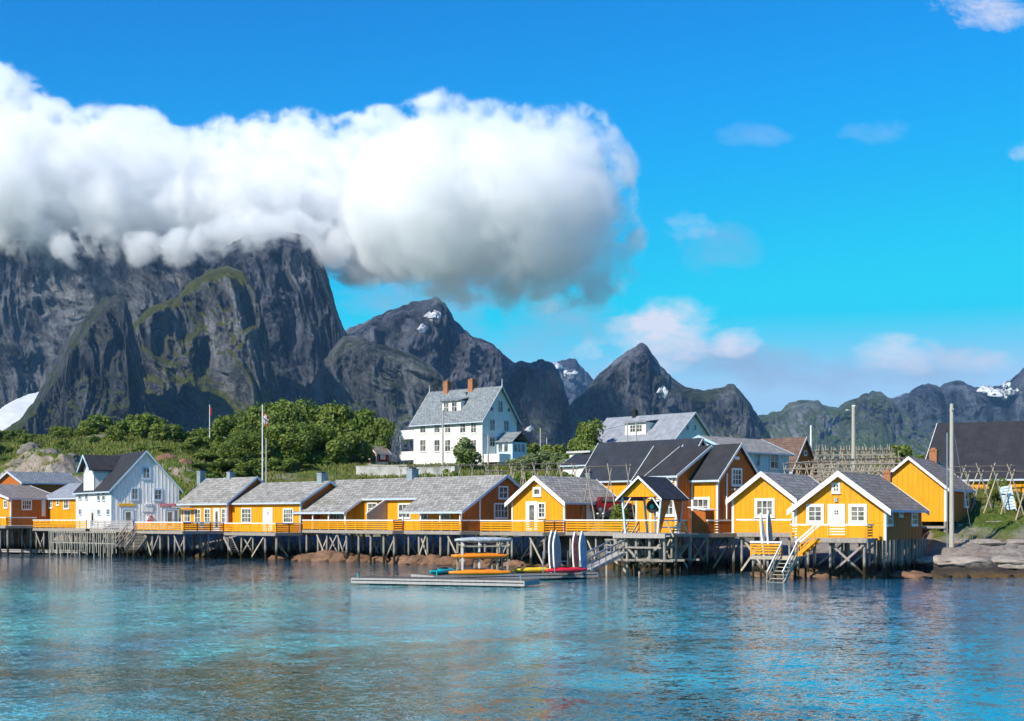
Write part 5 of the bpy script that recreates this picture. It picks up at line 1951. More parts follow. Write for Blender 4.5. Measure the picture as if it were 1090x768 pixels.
def make_cloud():
    # billows as (column, row, radius in columns, distance)
    Bl = [(-60, 150, 75, 2700), (0, 120, 52, 2700), (-8, 95, 30, 2650), (40, 200, 88, 2700), (90, 170, 48, 2600), (130, 200, 80, 2700), (150, 165, 34, 2600), (190, 175, 42, 2620),
          (210, 215, 75, 2720), (250, 165, 40, 2600), (285, 150, 34, 2600), (300, 215, 85, 2720), (330, 160, 44, 2620), (370, 165, 46, 2620), (390, 225, 80, 2720), (410, 150, 40, 2640), (450, 130, 34, 2620),
          (470, 140, 44, 2650), (470, 220, 95, 2700), (520, 150, 46, 2640), (545, 140, 36, 2600), (560, 220, 95, 2700), (590, 150, 40, 2640), (620, 145, 36, 2640), (635, 150, 28, 2600), (630, 200, 52, 2680),
          (650, 250, 38, 2680), (610, 280, 55, 2700), (550, 290, 46, 2700), (655, 285, 26, 2660), (500, 285, 40, 2700), (440, 268, 38, 2700),
          (60, 248, 46, 2800), (150, 250, 42, 2800), (240, 246, 40, 2800), (330, 248, 42, 2800), (-40, 245, 50, 2800), (-130, 180, 90, 2750),
          (110, 262, 26, 2600), (190, 266, 24, 2600), (300, 262, 22, 2600), (40, 264, 26, 2600), (540, 322, 20, 2650), (590, 318, 24, 2650), (630, 312, 24, 2650), (560, 316, 20, 2650), (500, 312, 24, 2650), (660, 300, 22, 2640),
          (226, 256, 26, 2440), (250, 252, 30, 2440), (280, 250, 32, 2440), (310, 250, 32, 2440), (336, 256, 28, 2440), (354, 266, 24, 2500), (395, 285, 26, 2650), (150, 266, 24, 2520), (190, 264, 24, 2480), (80, 266, 26, 2560), (30, 266, 26, 2600), (-20, 266, 26, 2600)]
    V0, F0 = ico(3)
    Vs, Fs, k = [], [], 0
    for i, (px, py, r, d) in enumerate(Bl):
        d = d + 330 if px < 420 else d
        c = np.array(at(px, py, d))
        rad = r * 1.16 / F * d
        dep = rad * 1.25
        bump_ = 1 + 0.20 * fbm(V0[:, 0] * 1.6 + i, V0[:, 1] * 1.6, V0[:, 2] * 1.6, 4)
        P = V0 * bump_[:, None] * np.array([rad, dep, rad * 0.93])
        Vs.append(P + c)
        Fs.append(F0 + k)
        k += len(V0)
    me = np_mesh('cloud', np.concatenate(Vs), np.concatenate(Fs), [])
    o = link('cloud', me)
    tag(o, kind='stuff')
    cm = cloud_mat()
    ng = bpy.data.node_groups.new('billows_to_vapour', 'GeometryNodeTree')
    ng.interface.new_socket('Geometry', in_out='INPUT', socket_type='NodeSocketGeometry')
    ng.interface.new_socket('Geometry', in_out='OUTPUT', socket_type='NodeSocketGeometry')
    gi = ng.nodes.new('NodeGroupInput')
    go = ng.nodes.new('NodeGroupOutput')
    mv = ng.nodes.new('GeometryNodeMeshToVolume')
    mv.resolution_mode = 'VOXEL_SIZE'
    mv.inputs['Density'].default_value = 1.0
    mv.inputs['Voxel Size'].default_value = CLOUD_VOX
    mv.inputs['Interior Band Width'].default_value = 75.0
    sm = ng.nodes.new('GeometryNodeSetMaterial')
    sm.inputs['Material'].default_value = cm
    ng.links.new(gi.outputs[0], mv.inputs['Mesh'])
    ng.links.new(mv.outputs[0], sm.inputs['Geometry'])
    ng.links.new(sm.outputs[0], go.inputs[0])
    md = o.modifiers.new('vapour', 'NODES')
    md.node_group = ng
    return o


make_cloud()

# ------------------------------------------------------------------ floating docks
def dock(label, A, B, width, zt, seed=0):
    """floating plank dock; A to B is its front edge on the water"""
    A, B = Vector((A[0], A[1], 0)), Vector((B[0], B[1], 0))
    d = (B - A)
    ln = d.length
    rz = math.atan2(d.y, d.x)
    root = empty('floating_dock', A, rz, label, 'dock')
    mb = MB()
    x, k = 0.0, 0
    while x < ln - .02:
        mb.box(x, min(ln, x + .135), -.05, width + .05, zt - .06, zt - .003 * (k % 3))
        x += .15
        k += 1
    mb.build('deck', M['dockdeck'], root)
    mb = MB()
    mb.box(0, ln, -.09, -.051, zt - .14, zt - .02)
    mb.box(0, ln, -.085, -.055, zt - .36, zt - .20)
    mb.box(0, ln, width + .051, width + .09, zt - .34, zt - .03)
    mb.box(-.05, -.001, -.09, width + .09, zt - .34, zt - .03)
    mb.box(ln + .001, ln + .05, -.09, width + .09, zt - .34, zt - .03)
    mb.build('edge_board', M['greyrail'], root)
    n = max(2, int(ln / 3.2))
    for i in range(n):
        c = ln * (i + .5) / n
        mb = MB()
        mb.box(c - .8, c + .8, .05, width - .05, -.3, zt - .075)
        mb.build('float', M['black'], root)
    for x in (.3, ln - .3):
        mb = MB()
        mb.tube((x, .15, zt), (x, .15, zt + .28), .05, .05, 8)
        mb.build('mooring_post', M['teal' if x < 1 else 'metal'], root)
    return root


dock('bare grey floating dock nearest the camera, in front of the kayaks', (-10.3, 91), (.75, 86.6), 2.5, .44)
dock('floating dock that carries the kayaks and the paddleboard rack', (-5.2, 93.6), (6.0, 99.8), 3.4, .46)
dock('low grey floating pontoon lying off the far left end of the pier', (-66, 172), (-49.6, 164.5), 3.0, .55)


def kayak(label, c, z, length, ang, mt, flip=False, roll=0.0, width=.76, tilt=0.0, name='kayak', group=None):
    root = empty(name, (c[0], c[1], z), ang, label, 'kayak' if name == 'kayak' else 'boat', group)
    root.rotation_euler = (roll + (math.pi if flip else 0), tilt, ang)
    n, m_ = 22, 12
    rings = []
    for i in range(n + 1):
        t = -1 + 2 * i / n
        w = width / 2 * max(.015, (1 - abs(t) ** 2.3)) ** .8
        h = .42 * (1 - .6 * abs(t) ** 2.0)
        keel = .12 * abs(t) ** 3.0
        rings.append([(t * length / 2, w * math.cos(2 * math.pi * j / m_), keel + h * .5 + (h * .5 if math.sin(2 * math.pi * j / m_) > 0 else h * .5) * math.sin(2 * math.pi * j / m_)) for j in range(m_)])
    mb = MB()
    mb.loft(rings)
    mb.build('hull', M[mt], root, True)
    mb = MB()
    mb.loft([[(.42 * math.cos(a) * s - .1, .21 * math.sin(a) * s, zz) for a in [2 * math.pi * j / 14 for j in range(14)]] for (s, zz) in ((1.12, .40), (1.12, .455), (.95, .46), (.9, .43))])
    mb.build('cockpit', M['black'], root)
    for x in (-length * .33, length * .33):
        mb = MB()
        mb.box(x - .12, x + .12, -.1, .1, .33, .39)
        mb.build('hatch', M['black'], root)
    return root


DK = math.atan2(6.2, 11.2)
kayak('orange kayak on the dock in front of the kayak rack', (-2.1, 93.9), .46, 4.25, .12, 'kay_orange')
kayak('turquoise kayak with its bow over the left end of the kayak dock', (-4.6, 95.6), .47, 3.6, 1.05, 'teal')
kayak('dull yellow kayak lying on the dock beside the left pair of paddleboards', (1.5, 98.2), .47, 3.3, .35, 'kay_yellow', width=.75)
kayak('bright red kayak lying at the right end of the dock', (3.8, 97.9), .47, 3.3, .48, 'kay_red', width=.7)


def kayak_rack():
    root = empty('kayak_rack', (-1.9, 96.6, .46), .35, 'white-posted wooden kayak rack of two levels on the floating dock', 'rack')
    for x in (-1.75, -.55, .75, 1.5):
        for y in (-.55, .55):
            mb = MB()
            mb.box(x - .05, x + .05, y - .05, y + .05, 0, 2.15)
            mb.build('post', M['white' if y < 0 and x < 0 else 'wood'], root)
        for z in (.95, 2.0):
            mb = MB()
            mb.bar((x + .08, -.75, z), (x + .08, .75, z), .06, .1)
            mb.build('crossbar', M['wood'], root)
    for y in (-.62, .62):
        mb = MB()
        mb.bar((-1.8, y, 1.9), (1.6, y, 1.9), .05, .1)
        mb.build('side_rail', M['wood'], root)


kayak_rack()
kayak('orange kayak on the middle level of the kayak rack', (-2.1, 96.0), 1.5, 3.9, .28, 'kay_orange')
kayak('orange kayak with its bow jutting left from the back of the kayak rack', (-2.95, 97.0), 1.5, 3.2, .75, 'kay_orange')
kayak('grey boat turned upside down on top of the kayak rack', (-1.95, 96.5), 2.98, 4.1, .3, 'kay_grey', True, 0, 1.15, name='rowing_boat')


def paddleboard(label, px, d, z, length, face, edge, yaw, lean, width=.74):
    x = (px - 545) / F * d
    root = empty('paddleboard', (x, d, z), 0, label, 'paddleboard')
    root.rotation_euler = (lean, 0, yaw)
    n = 26
    out = []
    for i in range(n):
        t = i / (n - 1)
        w = width / 2 * min(1, (1 - (max(0, t - .55) / .45) ** 2.2)) * (.72 + .28 * min(1, t / .25))
        out.append((max(w, .03), t * length))
    th = .11
    poly = [(w, zz) for (w, zz) in out] + [(-w, zz) for (w, zz) in reversed(out)]
    mb = MB()
    mb.prism([(a, -th / 2, b) for a, b in poly], (0, th, 0))
    mb.build('board', M[edge], root)
    mb = MB()
    mb.prism([(a * .9, -th / 2 - .004, b * .965 + .05) for a, b in poly], (0, -.008, 0))
    mb.build('deck_pad', M[face], root)
    mb = MB()
    mb.box(-.012, .012, th / 2, th / 2 + .16, .15, .35)
    mb.build('fin', M['black'], root)
    return root


BOARD_YAW = R(52)
paddleboard('lilac-grey paddleboard standing in front of the left pair on the dock', 593.5, 97.6, .47, 2.95, 'sup_grey', 'sup_white', BOARD_YAW, -.05, .85)
paddleboard('lilac-grey paddleboard half hidden at the back of the left pair', 589.0, 98.2, .47, 2.95, 'sup_grey', 'sup_white', BOARD_YAW, -.05, .85)
paddleboard('blue and grey paddleboard standing in front of the right pair on the dock', 621.5, 99.2, .47, 2.9, 'sup_blue', 'sup_white', BOARD_YAW, -.06, .82)
paddleboard('coral and white paddleboard half hidden at the back of the right pair', 614.0, 99.8, .47, 2.85, 'sup_pink', 'sup_white', BOARD_YAW, -.06, .8)
for lab, px, d in (('grey pipe rack holding the left pair of paddleboards', 591, 98.1), ('grey pipe rack holding the right pair of paddleboards', 617, 99.7)):
    root = empty('paddleboard_rack', ((px - 545) / F * d, d, .46), R(52), lab, 'rack')
    for x in (-.75, .75):
        for y in (-.5, .5):
            mb = MB(); mb.tube((x, y, 0), (x, y, 1.5 if y > 0 else .85), .03, .03, 6); mb.build('post', M['metal'], root)
    for z in (.82, 1.45):
        y = .5 if z > 1 else -.5
        mb = MB(); mb.tube((-.75, y, z), (.75, y, z), .025, .025, 6); mb.build('bar', M['metal'], root)


# ------------------------------------------------------------------ gangway, landings, stairs
def stairs(label, A, B, width, steps, mat_='wood', rails=True, rail_m='white', name='stairs', rail_h=.9):
    """open plank stair from A (top, centre) down to B (bottom, centre)"""
    A, B = Vector(A), Vector(B)
    d = Vector((B.x - A.x, B.y - A.y, 0))
    run = d.length
    rz = math.atan2(d.y, d.x)
    root = empty(name, A, rz, label, 'stairs' if name == 'stairs' else 'gangway')
    drop = B.z - A.z
    for s in (-1, 1):
        mb = MB()
        mb.bar((0, s * width / 2, -.08), (run, s * width / 2, drop - .08), .06, .24)
        mb.build('stringer', M[mat_], root)
    if steps:
        for k in range(1, steps):
            x, z = run * k / steps, drop * k / steps
            mb = MB()
            mb.box(x - .14, x + .12, -width / 2 + .031, width / 2 - .031, z - .03, z + .012)
            mb.build('tread', M[mat_], root)
    else:
        mb = MB()
        mb.bar((0, 0, -.02), (run, 0, drop - .02), width - .07, .05)
        mb.build('walkway', M['deck'], root)
    if rails:
        for s in (-1, 1):
            mb = MB()
            mb.bar((0, s * width / 2, rail_h), (run, s * width / 2, drop + rail_h), .07, .11)
            mb.build('handrail', M[rail_m], root)
            mb = MB()
            n = max(2, int(run / .8) + 1)
            for k in range(n):
                t = .03 + .94 * k / (n - 1)
                mb.bar((run * t, s * (width / 2 + .04), drop * t - .15), (run * t, s * (width / 2 + .04), drop * t + rail_h - .06), .05, .05)
            mb.bar((0, s * (width / 2 + .04), rail_h * .5), (run, s * (width / 2 + .04), drop + rail_h * .5), .04, .08)
            mb.build('baluster', M[mat_], root)
    return root


stairs('grey aluminium gangway from the kayak dock up to the landing under the hoist shelter', (7.85, 104.0, 1.75), (5.2, 100.4, .62), 1.1, 0, 'metal', True, 'metal', 'gangway')


def landing():
    f = Frame(668, 105.2, 36)
    root = empty('landing_stage', (f.X, f.Y, 0), -f.th, 'small wooden landing at the head of the gangway, left of the hoist shelter trestle', 'landing')
    W, z = 2.0, 1.75
    mb = MB(); mb.box(-W, 0, 0, 2.0, z - .08, z); mb.build('deck', M['deck'], root)
    for x in (-W + .1, -.1):
        for y in (.1, 1.9):
            mb = MB(); mb.tube((x, y, -1.2), (x, y, z + .95), .09, .08, 8); mb.build('post', M['wood'], root)
    mb = MB(); mb.bar((-W, .0, z + .9), (0, .0, z + .9), .06, .12); mb.bar((-W, 0, z + .5), (0, 0, z + .5), .05, .1); mb.build('guard_rail', M['pile'], root)
    mb = MB(); mb.bar((-W + .1, .25, z - .15), (-.1, .25, .1), .06, .15); mb.build('brace', M['wood'], root)
    mb = MB(); mb.bar((-W + .1, 1.8, .15), (-.1, 1.8, z - .15), .06, .15); mb.build('brace', M['wood'], root)


landing()
stairs('steep plank stair from the gangway landing up to the pier deck', (9.3, 107.6, 3.1), (8.3, 106.0, 1.75), .9, 6, 'wood', True, 'wood')

fS = Frame(831.5, 95.6, 30)
WS = -fS.fx(799)


def low_platform():
    z = 1.70
    root = empty('landing_stage', (fS.X, fS.Y, 0), -fS.th, 'low ochre-railed landing in front of the two right-hand yellow cabins', 'landing')
    mb = MB()
    y = 0
    while y < 1.9:
        mb.box(-WS, 1.25, y, y + .14, z - .06, z)
        y += .155
    mb.build('deck', M['deck'], root)
    mb = MB(); mb.box(-WS, 1.25, -.05, -.001, z - .24, z - .01); mb.build('edge_beam', M['wood'], root)
    railing(root, fS, -WS, 0, 'F', z, .88, 'yellow', 'white', 4)
    r = railing(root, fS, 0.1, 1.85, 'S', z, .88, 'yellow', 'white', 4)
    r.location.x = -WS + .1
    for x in (-WS + .12, -1.0, 1.15):
        for y in (.15, 1.7):
            mb = MB(); mb.tube((x, y, -1.2), (x, y, z - .061), .085, .08, 8); mb.build('pile', M['pile'], root)
    mb = MB(); mb.bar((-WS + .2, .32, z - .3), (-1.1, .32, .2), .05, .13); mb.build('brace', M['pile'], root)


low_platform()
a = fS.world(.6, -.05, 1.72)
b = fS.world(.25, -2.0, -.25)
stairs('plank stair with white handrail from the low landing down into the water', a, b, 1.15, 8, 'wood', True, 'white')
a = fS.world(2.15, 1.2, 2.9)
b = fS.world(.75, 1.2, 1.72)
stairs('short ochre stair from the foremost cabin deck down to the low landing', a, b, .95, 5, 'yellow', True, 'white')
paddleboard('teal paddleboard standing on the low landing of the right-hand cabins', 820.5, 96.7, 1.70, 3.1, 'sup_teal', 'sup_white', R(50), -.07, .6)
paddleboard('white paddleboard leaning beside the teal one on the low landing', 814.0, 96.5, 1.70, 2.95, 'sup_white', 'sup_white', R(58), -.10, .55)

stairs('grey plank stair going down from the pier beside the white boathouse', at(141, 558, 151.0) + Vector((0, 0, -.85)), at(127.5, 575, 148.5) + Vector((0, 0, -.85)), 1.1, 8, 'pile', True, 'wood')
stairs('long grey boat ramp sloping into the water under the boathouse pier', at(153, 568, 150.0), at(137, 590, 148.0), 1.6, 14, 'pile', False)
stairs('steep ladder stair under the pier deck of the long yellow house', at(242, 571, 143), at(251, 590, 141.5), .8, 8, 'pile', False)


def pole_screen():
    f = fB
    p = f.world(0, -.25, 0)
    f2 = frame_xy(p.x, p.y, TH)
    x0, x1 = f2.fx(52), f2.fx(97)
    root = empty('pole_fence', (f2.X, f2.Y, 0), -f2.th, 'screen of upright pale poles along the waterside left of the boathouse stairs', 'fence')
    rnd = random.Random(2)
    x = x0
    while x < x1 + 5.5:
        mb = MB()
        mb.tube((x + rnd.uniform(-.1, .1), rnd.uniform(-.08, .08), rnd.uniform(-.3, .6)), (x, 0, 2.85), .045, .04, 6)
        mb.build('pole', M['pole'], root)
        x += rnd.uniform(.34, .60)
    for z in (2.7, 1.5):
        mb = MB(); mb.bar((x0, .1, z), (x1 + 5.4, .1, z), .06, .1); mb.build('rail', M['pole'], root)


pole_screen()


# ------------------------------------------------------------------ boulders at the waterline, outcrops on the slope
def rock_mat(name, c0, c1, c2):
    m, nt, b = mat(name)
    p = position(nt)
    f = noise(nt, p, .8, 8, .7, .3)
    g = noise(nt, p, .25, 5, .6)
    c = mixc(nt, ramp(nt, f, [(.3, 0), (.7, 1)]), c0, c1)
    c = mixc(nt, ramp(nt, g, [(.5, 0), (.65, .7)]), c, c2)
    lk(nt, c, b.inputs['Base Color'])
    b.inputs['Roughness'].default_value = .85
    b.inputs['Specular IOR Level'].default_value = .25
    bump(nt, b, f, .6, .15)
    return m


M['shore_rock'] = rock_mat('rusty_shore_rock', (.07, .042, .028), (.30, .165, .095), (.16, .085, .045))
M['grey_rock'] = rock_mat('pale_grey_rock', (.09, .08, .065), (.28, .25, .21), (.10, .115, .035))
ROCKS = []
for i in range(4):
    V0, F0 = ico(4)
    q = V0 * (.78 + .30 * ridged(V0[:, 0] * 1.4 + i * 7, V0[:, 1] * 1.4, V0[:, 2] * 1.4, 5, .6) + .3 * fbm(V0[:, 0] * 1.1 + i * 3, V0[:, 1] * 1.1, V0[:, 2] * 1.1, 3))[:, None]
    q = q * .8
    ROCKS.append((q, F0))


def rock(name, label, group, x, y, z, sx, sy, sz, k, m, rz):
    V, Fc = ROCKS[k % 4]
    me = np_mesh(name, V, Fc, M[m])
    o = link(name, me)
    o.location = (x, y, z)
    o.scale = (sx, sy, sz)
    o.rotation_euler = (0, 0, rz)
    return tag(o, label, 'rock', group)


rnd = random.Random(21)
for (px, d, w, h) in ((322, 143, 1.8, .7), (335, 141.5, 2.2, .95), (350, 140.5, 2.6, 1.25), (366, 139.5, 2.3, 1.15), (384, 138.5, 2.0, .8), (404, 136, 1.6, .7), (430, 133, 2.0, .9), (446, 131, 2.1, 1.0), (461, 129.5, 2.2, 1.1), (478, 128, 2.0, 1.0), (497, 127, 1.9, .9), (520, 125.5, 1.8, .7), (300, 146, 2.0, .6), (548, 122.5, 1.9, .7), (590, 119, 1.8, .6)):
    rock('boulder', 'rust-brown boulder at the waterline among the piles of the pier', 'boulders among the pier piles', (px - 545) / F * d, d, .05, w * rnd.uniform(.6, .85), w * .5, h * .8, rnd.randrange(4), 'shore_rock', rnd.uniform(0, 6))
for (px, d, w, h) in ((858, 102.5, 1.7, .7), (880, 101.8, 1.9, .65), (905, 102.0, 1.8, .7), (930, 101.0, 2.0, .55), (960, 101.5, 2.4, .6), (815, 103, 1.5, .5)):
    rock('boulder', 'low rust-brown boulder in the water under the two right-hand cabins', 'boulders under the right-hand cabins', (px - 545) / F * d, d, .0, w, w * .7, h * .85, rnd.randrange(4), 'shore_rock', rnd.uniform(0, 6))
rock('rock_outcrop', 'smooth pale rock knob on the slope above the far left cabins', None, *tuple(at(33, 486, 232))[:2], ground_z(*tuple(at(33, 486, 232))[:2]) - .3, 2.2, 1.7, 1.9, 0, 'grey_rock', .4)
rock('rock_outcrop', 'pale flat rock slab near the ridge behind the boathouse', None, *tuple(at(108, 474, 262))[:2], ground_z(*tuple(at(108, 474, 262))[:2]) - .1, 3.2, 1.8, 1.0, 1, 'grey_rock', .2)
for (px, py, d, w, h) in ((22, 505, 206, 3.2, 1.9), (52, 500, 205, 4.0, 2.6), (76, 503, 200, 3.4, 2.4), (60, 486, 222, 3.0, 1.7), (88, 494, 206, 2.6, 2.0)):
    p = at(px, py, d)
    rock('rock_outcrop', 'craggy brown-grey outcrop on the slope between the far left cabins and the boathouse', 'crags above the far left cabins', p.x, p.y, ground_z(p.x, p.y) - .5, w * .5, w * .4, h * .42, rnd.randrange(4), 'grey_rock', rnd.uniform(0, 6))
for (px, py, d, w, h) in ((178, 498, 205, 3.0, 2.0), (196, 500, 200, 2.4, 1.7)):
    p = at(px, py, d)
    rock('rock_outcrop', 'brown rock face among bushes right of the boathouse gable', 'rock faces right of the boathouse', p.x, p.y, ground_z(p.x, p.y) - .5, w * .6, w * .45, h * .6, rnd.randrange(4), 'shore_rock', rnd.uniform(0, 6))


M['darkwood'] = old_wood('dark_weathered_wood', (.07, .06, .055), (.15, .13, .12), False)


# slabs of bare rock along the right-hand shore
M['weed_rock'] = rock_mat('weedy_wet_rock', (.025, .02, .015), (.09, .06, .03), (.12, .07, .02))
M['slab_rock'] = rock_mat('pale_slab_rock', (.18, .15, .12), (.50, .43, .36), (.34, .27, .20))
for i, (px, d, w, h, ln) in enumerate(((1002, 104.5, 2.0, 1.0, 1.2), (1028, 104.0, 2.6, 1.1, 1.3), (1058, 104.6, 2.8, 1.0, 1.4), (1084, 104.2, 2.4, 1.2, 1.3), (1046, 110.5, 2.2, .8, 1.2), (1076, 111.5, 2.6, .8, 1.2), (1060, 117.0, 2.4, .6, 1.0), (1030, 116.0, 1.6, .6, .9))):
    x = (px - 545) / F * d
    rock('rock_slab', 'pale bare rock slab on the grassy shore at the right', 'pale slabs on the right-hand shore', x, d, ground_z(x, d) - .22, w * 1.0, ln * .95, h * .42, i, 'slab_rock', .25 * math.sin(i * 2.1))
for i, (px, d, w, h) in enumerate(((994, 101.6, 1.5, .32), (1026, 101.4, .7, .3), (1061, 101.7, 1.9, .34))):
    x = (px - 545) / F * d
    rock('boulder', 'dark weedy boulder at the water edge below the pale slabs at the right', 'weedy boulders at the right-hand shore', x, d, .0, w * .8, w * .6, h, i + 1, 'weed_rock', .9 * i)


# ------------------------------------------------------------------ fish drying racks
def drying_rack(label, A, B, ztop, n, spread=1.3, rails=3, uprights=0, seed=0, wide=2.4):
    """rows of crossed poles that carry long rails, from A to B (x, y)"""
    rnd = random.Random(seed)
    A, B = Vector((A[0], A[1], 0)), Vector((B[0], B[1], 0))
    g0 = ground_z(A.x, A.y)
    d = (B - A)
    ln = d.length
    rz = math.atan2(d.y, d.x)
    root = empty('drying_rack', (A.x, A.y, g0), rz, label, 'drying rack', 'wooden fish drying racks')
    hT = ztop - g0
    for row in ((0,) if wide == 0 else (0, wide)):
        for i in range(n):
            x = ln * i / max(1, n - 1) + rnd.uniform(-.2, .2)
            w = A + d.normalized() * x
            g = ground_z(w.x, w.y) - g0
            for s in (-1, 1):
                mb = MB()
                sp = spread * rnd.uniform(.8, 1.15)
                mb.tube((x + s * sp * .75, row + s * sp * .65, g - .3), (x - s * .16, row - s * .14, hT + .12 + rnd.uniform(-.1, .2)), .065, .045, 6)
                mb.build('leg', M['wood' if rnd.random() < .6 else 'pile'], root)
        mb = MB()
        mb.tube((-.4, row, hT), (ln + .4, row, hT + .05), .07, .06, 6)
        mb.build('ridge_pole', M['darkwood'], root)
        for k in range(rails):
            z = hT * (.88 - .2 * k)
            for s in (-1, 1):
                off = s * (hT - z) / hT * spread * .7
                mb = MB()
                mb.tube((-.3, row + off, z), (ln + .3, row + off, z + rnd.uniform(-.06, .06)), .05, .045, 6)
                mb.build('rail', M['pile'], root)
    for k in range(uprights):
        x = ln * (k + rnd.uniform(.1, .9)) / uprights
        y = rnd.uniform(-.3, (wide or .6))
        mb = MB()
        mb.tube((x, y, hT - .25), (x + rnd.uniform(-.15, .15), y, hT + rnd.uniform(.3, .95)), .045, .04, 5)
        mb.build('upright', M['wood'], root)
    if wide:
        for i in range(n):
            x = ln * (i + .5) / n
            mb = MB()
            mb.tube((x, -.4, hT + .1), (x, wide + .4, hT + .1), .05, .05, 5)
            mb.build('cross_pole', M['wood'], root)
    return root


def gp(px, d):
    return ((px - 545) / F * d, d)


drying_rack('long pole rack on the bank in front of the white manor house', gp(428, 163), gp(610, 156), zat(495.5, 160), 15, 1.1, 0, 0, 1, 0)
drying_rack('lower pole rack on the bank just behind the ochre gable house', gp(520, 146), gp(612, 140), zat(501, 143), 8, 1.1, 0, 0, 2, 0)
drying_rack('short pole rack against the dark warehouse roof', gp(627, 124.6), gp(668, 123.2), zat(497, 124), 3, .9, 0, 0, 3, 0)
drying_rack('tall pole frame in front of the brown gabled house', gp(836, 146), gp(872, 141), zat(493, 143), 4, 1.2, 2, 0, 4, 1.8)
drying_rack('dense front pole rack right of the brown gabled house', gp(868, 150), gp(962, 146), zat(489, 148), 12, 1.1, 4, 10, 5, 2.6)
drying_rack('rear pole rack bristling with upright sticks beneath the tall street lamp pole', gp(868, 168), gp(950, 166), zat(480, 167), 10, 1.2, 4, 34, 6, 3.4)
drying_rack('front row of leaning poles before the black barn', gp(1014, 121), gp(1096, 118.5), zat(503, 120), 6, 1.25, 0, 0, 7, 0)
drying_rack('back row of leaning poles close under the black barn roof', gp(1012, 126.5), gp(1075, 124.5), zat(497, 125.5), 5, 1.1, 0, 0, 8, 0)


# ------------------------------------------------------------------ poles, flags, wires
def pole(name, label, cat, px, d, top, r=.13, m='pole', base=None, group=None):
    x, y = gp(px, d)
    g = ground_z(x, y) if base is None else base
    root = empty(name, (x, y, g), 0, label, cat, group)
    h = zat(top, d) - g
    mb = MB()
    mb.tube((0, 0, -.5), (0, 0, h), r, r * .72, 10)
    mb.build('pole', M[m], root)
    return root, h


POLES = {}
root, h = pole('utility_pole', 'tall bare wooden pole standing on the shore rock at the right', 'pole', 1013, 108.2, 430, .19)
POLES['right'] = Vector(root.location) + Vector((0, 0, h))
mb = MB(); mb.box(-.06, .06, -.35, .35, h - .5, h - .38); mb.build('crossarm', M['pole'], root)
mb = MB(); mb.tube((-.32, .1, -.2), (-.32, .1, h * .8), .05, .05, 6); mb.build('cable_pipe', M['metal'], root)
mb = MB(); mb.tube((2.0, .6, -.4), (.1, 0, h * .83), .018, .018, 5); mb.build('guy_wire', M['metal'], root)
root, h = pole('street_lamp', 'tall wooden lamp pole above the drying racks with a lamp arm to its left', 'street lamp', 908.5, 158, 433, .26)
POLES['lamp'] = Vector(root.location) + Vector((0, 0, h))
mb = MB(); mb.bar((0, 0, h - .55), (-.75, -.1, h - .4), .06, .06); mb.build('arm', M['metal'], root)
mb = MB(); mb.loft([[(-.55 - .38 * t, -.1 + .13 * math.cos(a) * s, h - .42 + .07 * math.sin(a) * s) for a in [2 * math.pi * j / 8 for j in range(8)]] for t, s in ((0, .5), (.3, 1), (.8, 1), (1, .4))]); mb.build('lamp_head', M['white'], root)
mb = MB(); mb.box(-.16, .16, -.16, .16, h + .002, h + .16); mb.build('cap', M['white'], root)
root, h = pole('mast', 'short white mast behind the peak of the brown gabled house', 'mast', 863.2, 173, 453, .16, 'polewhite')
root, h = pole('utility_pole', 'thin grey utility pole in front of the manor house facade', 'pole', 471.3, 207, 437, .15)
POLES['m1'] = Vector(root.location) + Vector((0, 0, h))
root, h = pole('utility_pole', 'short grey pole beside the gable corner of the manor house', 'pole', 519.6, 211, 463, .15)
POLES['m2'] = Vector(root.location) + Vector((0, 0, h))
root, h = pole('utility_pole', 'left one of two dark poles before the dormer of the grey-roofed house', 'pole', 667.6, 176, 450, .12)
POLES['g1'] = Vector(root.location) + Vector((0, 0, h))
root, h = pole('utility_pole', 'right one of two dark poles before the dormer of the grey-roofed house', 'pole', 677.2, 176, 451, .12)
root, h = pole('utility_pole', 'taller of two thin far masts right of the manor house', 'pole', 575.3, 310, 456, .16, 'pole')
root, h = pole('utility_pole', 'shorter of two thin far masts right of the manor house', 'pole', 582, 300, 466, .15, 'pole')
root, h = pole('utility_pole', 'thin grey pole beside the flagpole behind the long yellow house', 'pole', 283.4, 186, 467, .11)


def flag(root, h, w, drop, seed):
    n, k = 9, 8
    rnd = random.Random(seed)
    mats_ = [M['flag_red'], M['flag_white'], M['flag_navy']]
    for nm, lo, hi, mi in (('flag_cloth', 0, 1, 0),):
        V, Fq, mt = [], [], []
        for i in range(n):
            for j in range(k):
                u, v = i / (n - 1), j / (k - 1)
                V.append((.08 + u * w * (.55 + .25 * (1 - v)) + .05 * math.sin(u * 9 + v * 3), .12 * math.sin(u * 8 + v * 2.5) * u, h - .1 - v * drop - u * drop * .45))
        for i in range(n - 1):
            for j in range(k - 1):
                Fq.append((i * k + j, (i + 1) * k + j, (i + 1) * k + j + 1, i * k + j + 1))
                blue = i == 3 or j == 3
                wht = i in (2, 4) or j in (2, 4)
                mt.append(2 if blue else (1 if wht else 0))
        me = bpy.data.meshes.new('flag_cloth')
        me.from_pydata(V, [], Fq)
        for m in mats_: me.materials.append(m)
        me.polygons.foreach_set('material_index', mt)
        o = bpy.data.objects.new('flag_cloth', me)
        COL.objects.link(o)
        o.parent = root
        md = o.modifiers.new('thick', 'SOLIDIFY'); md.thickness = .01


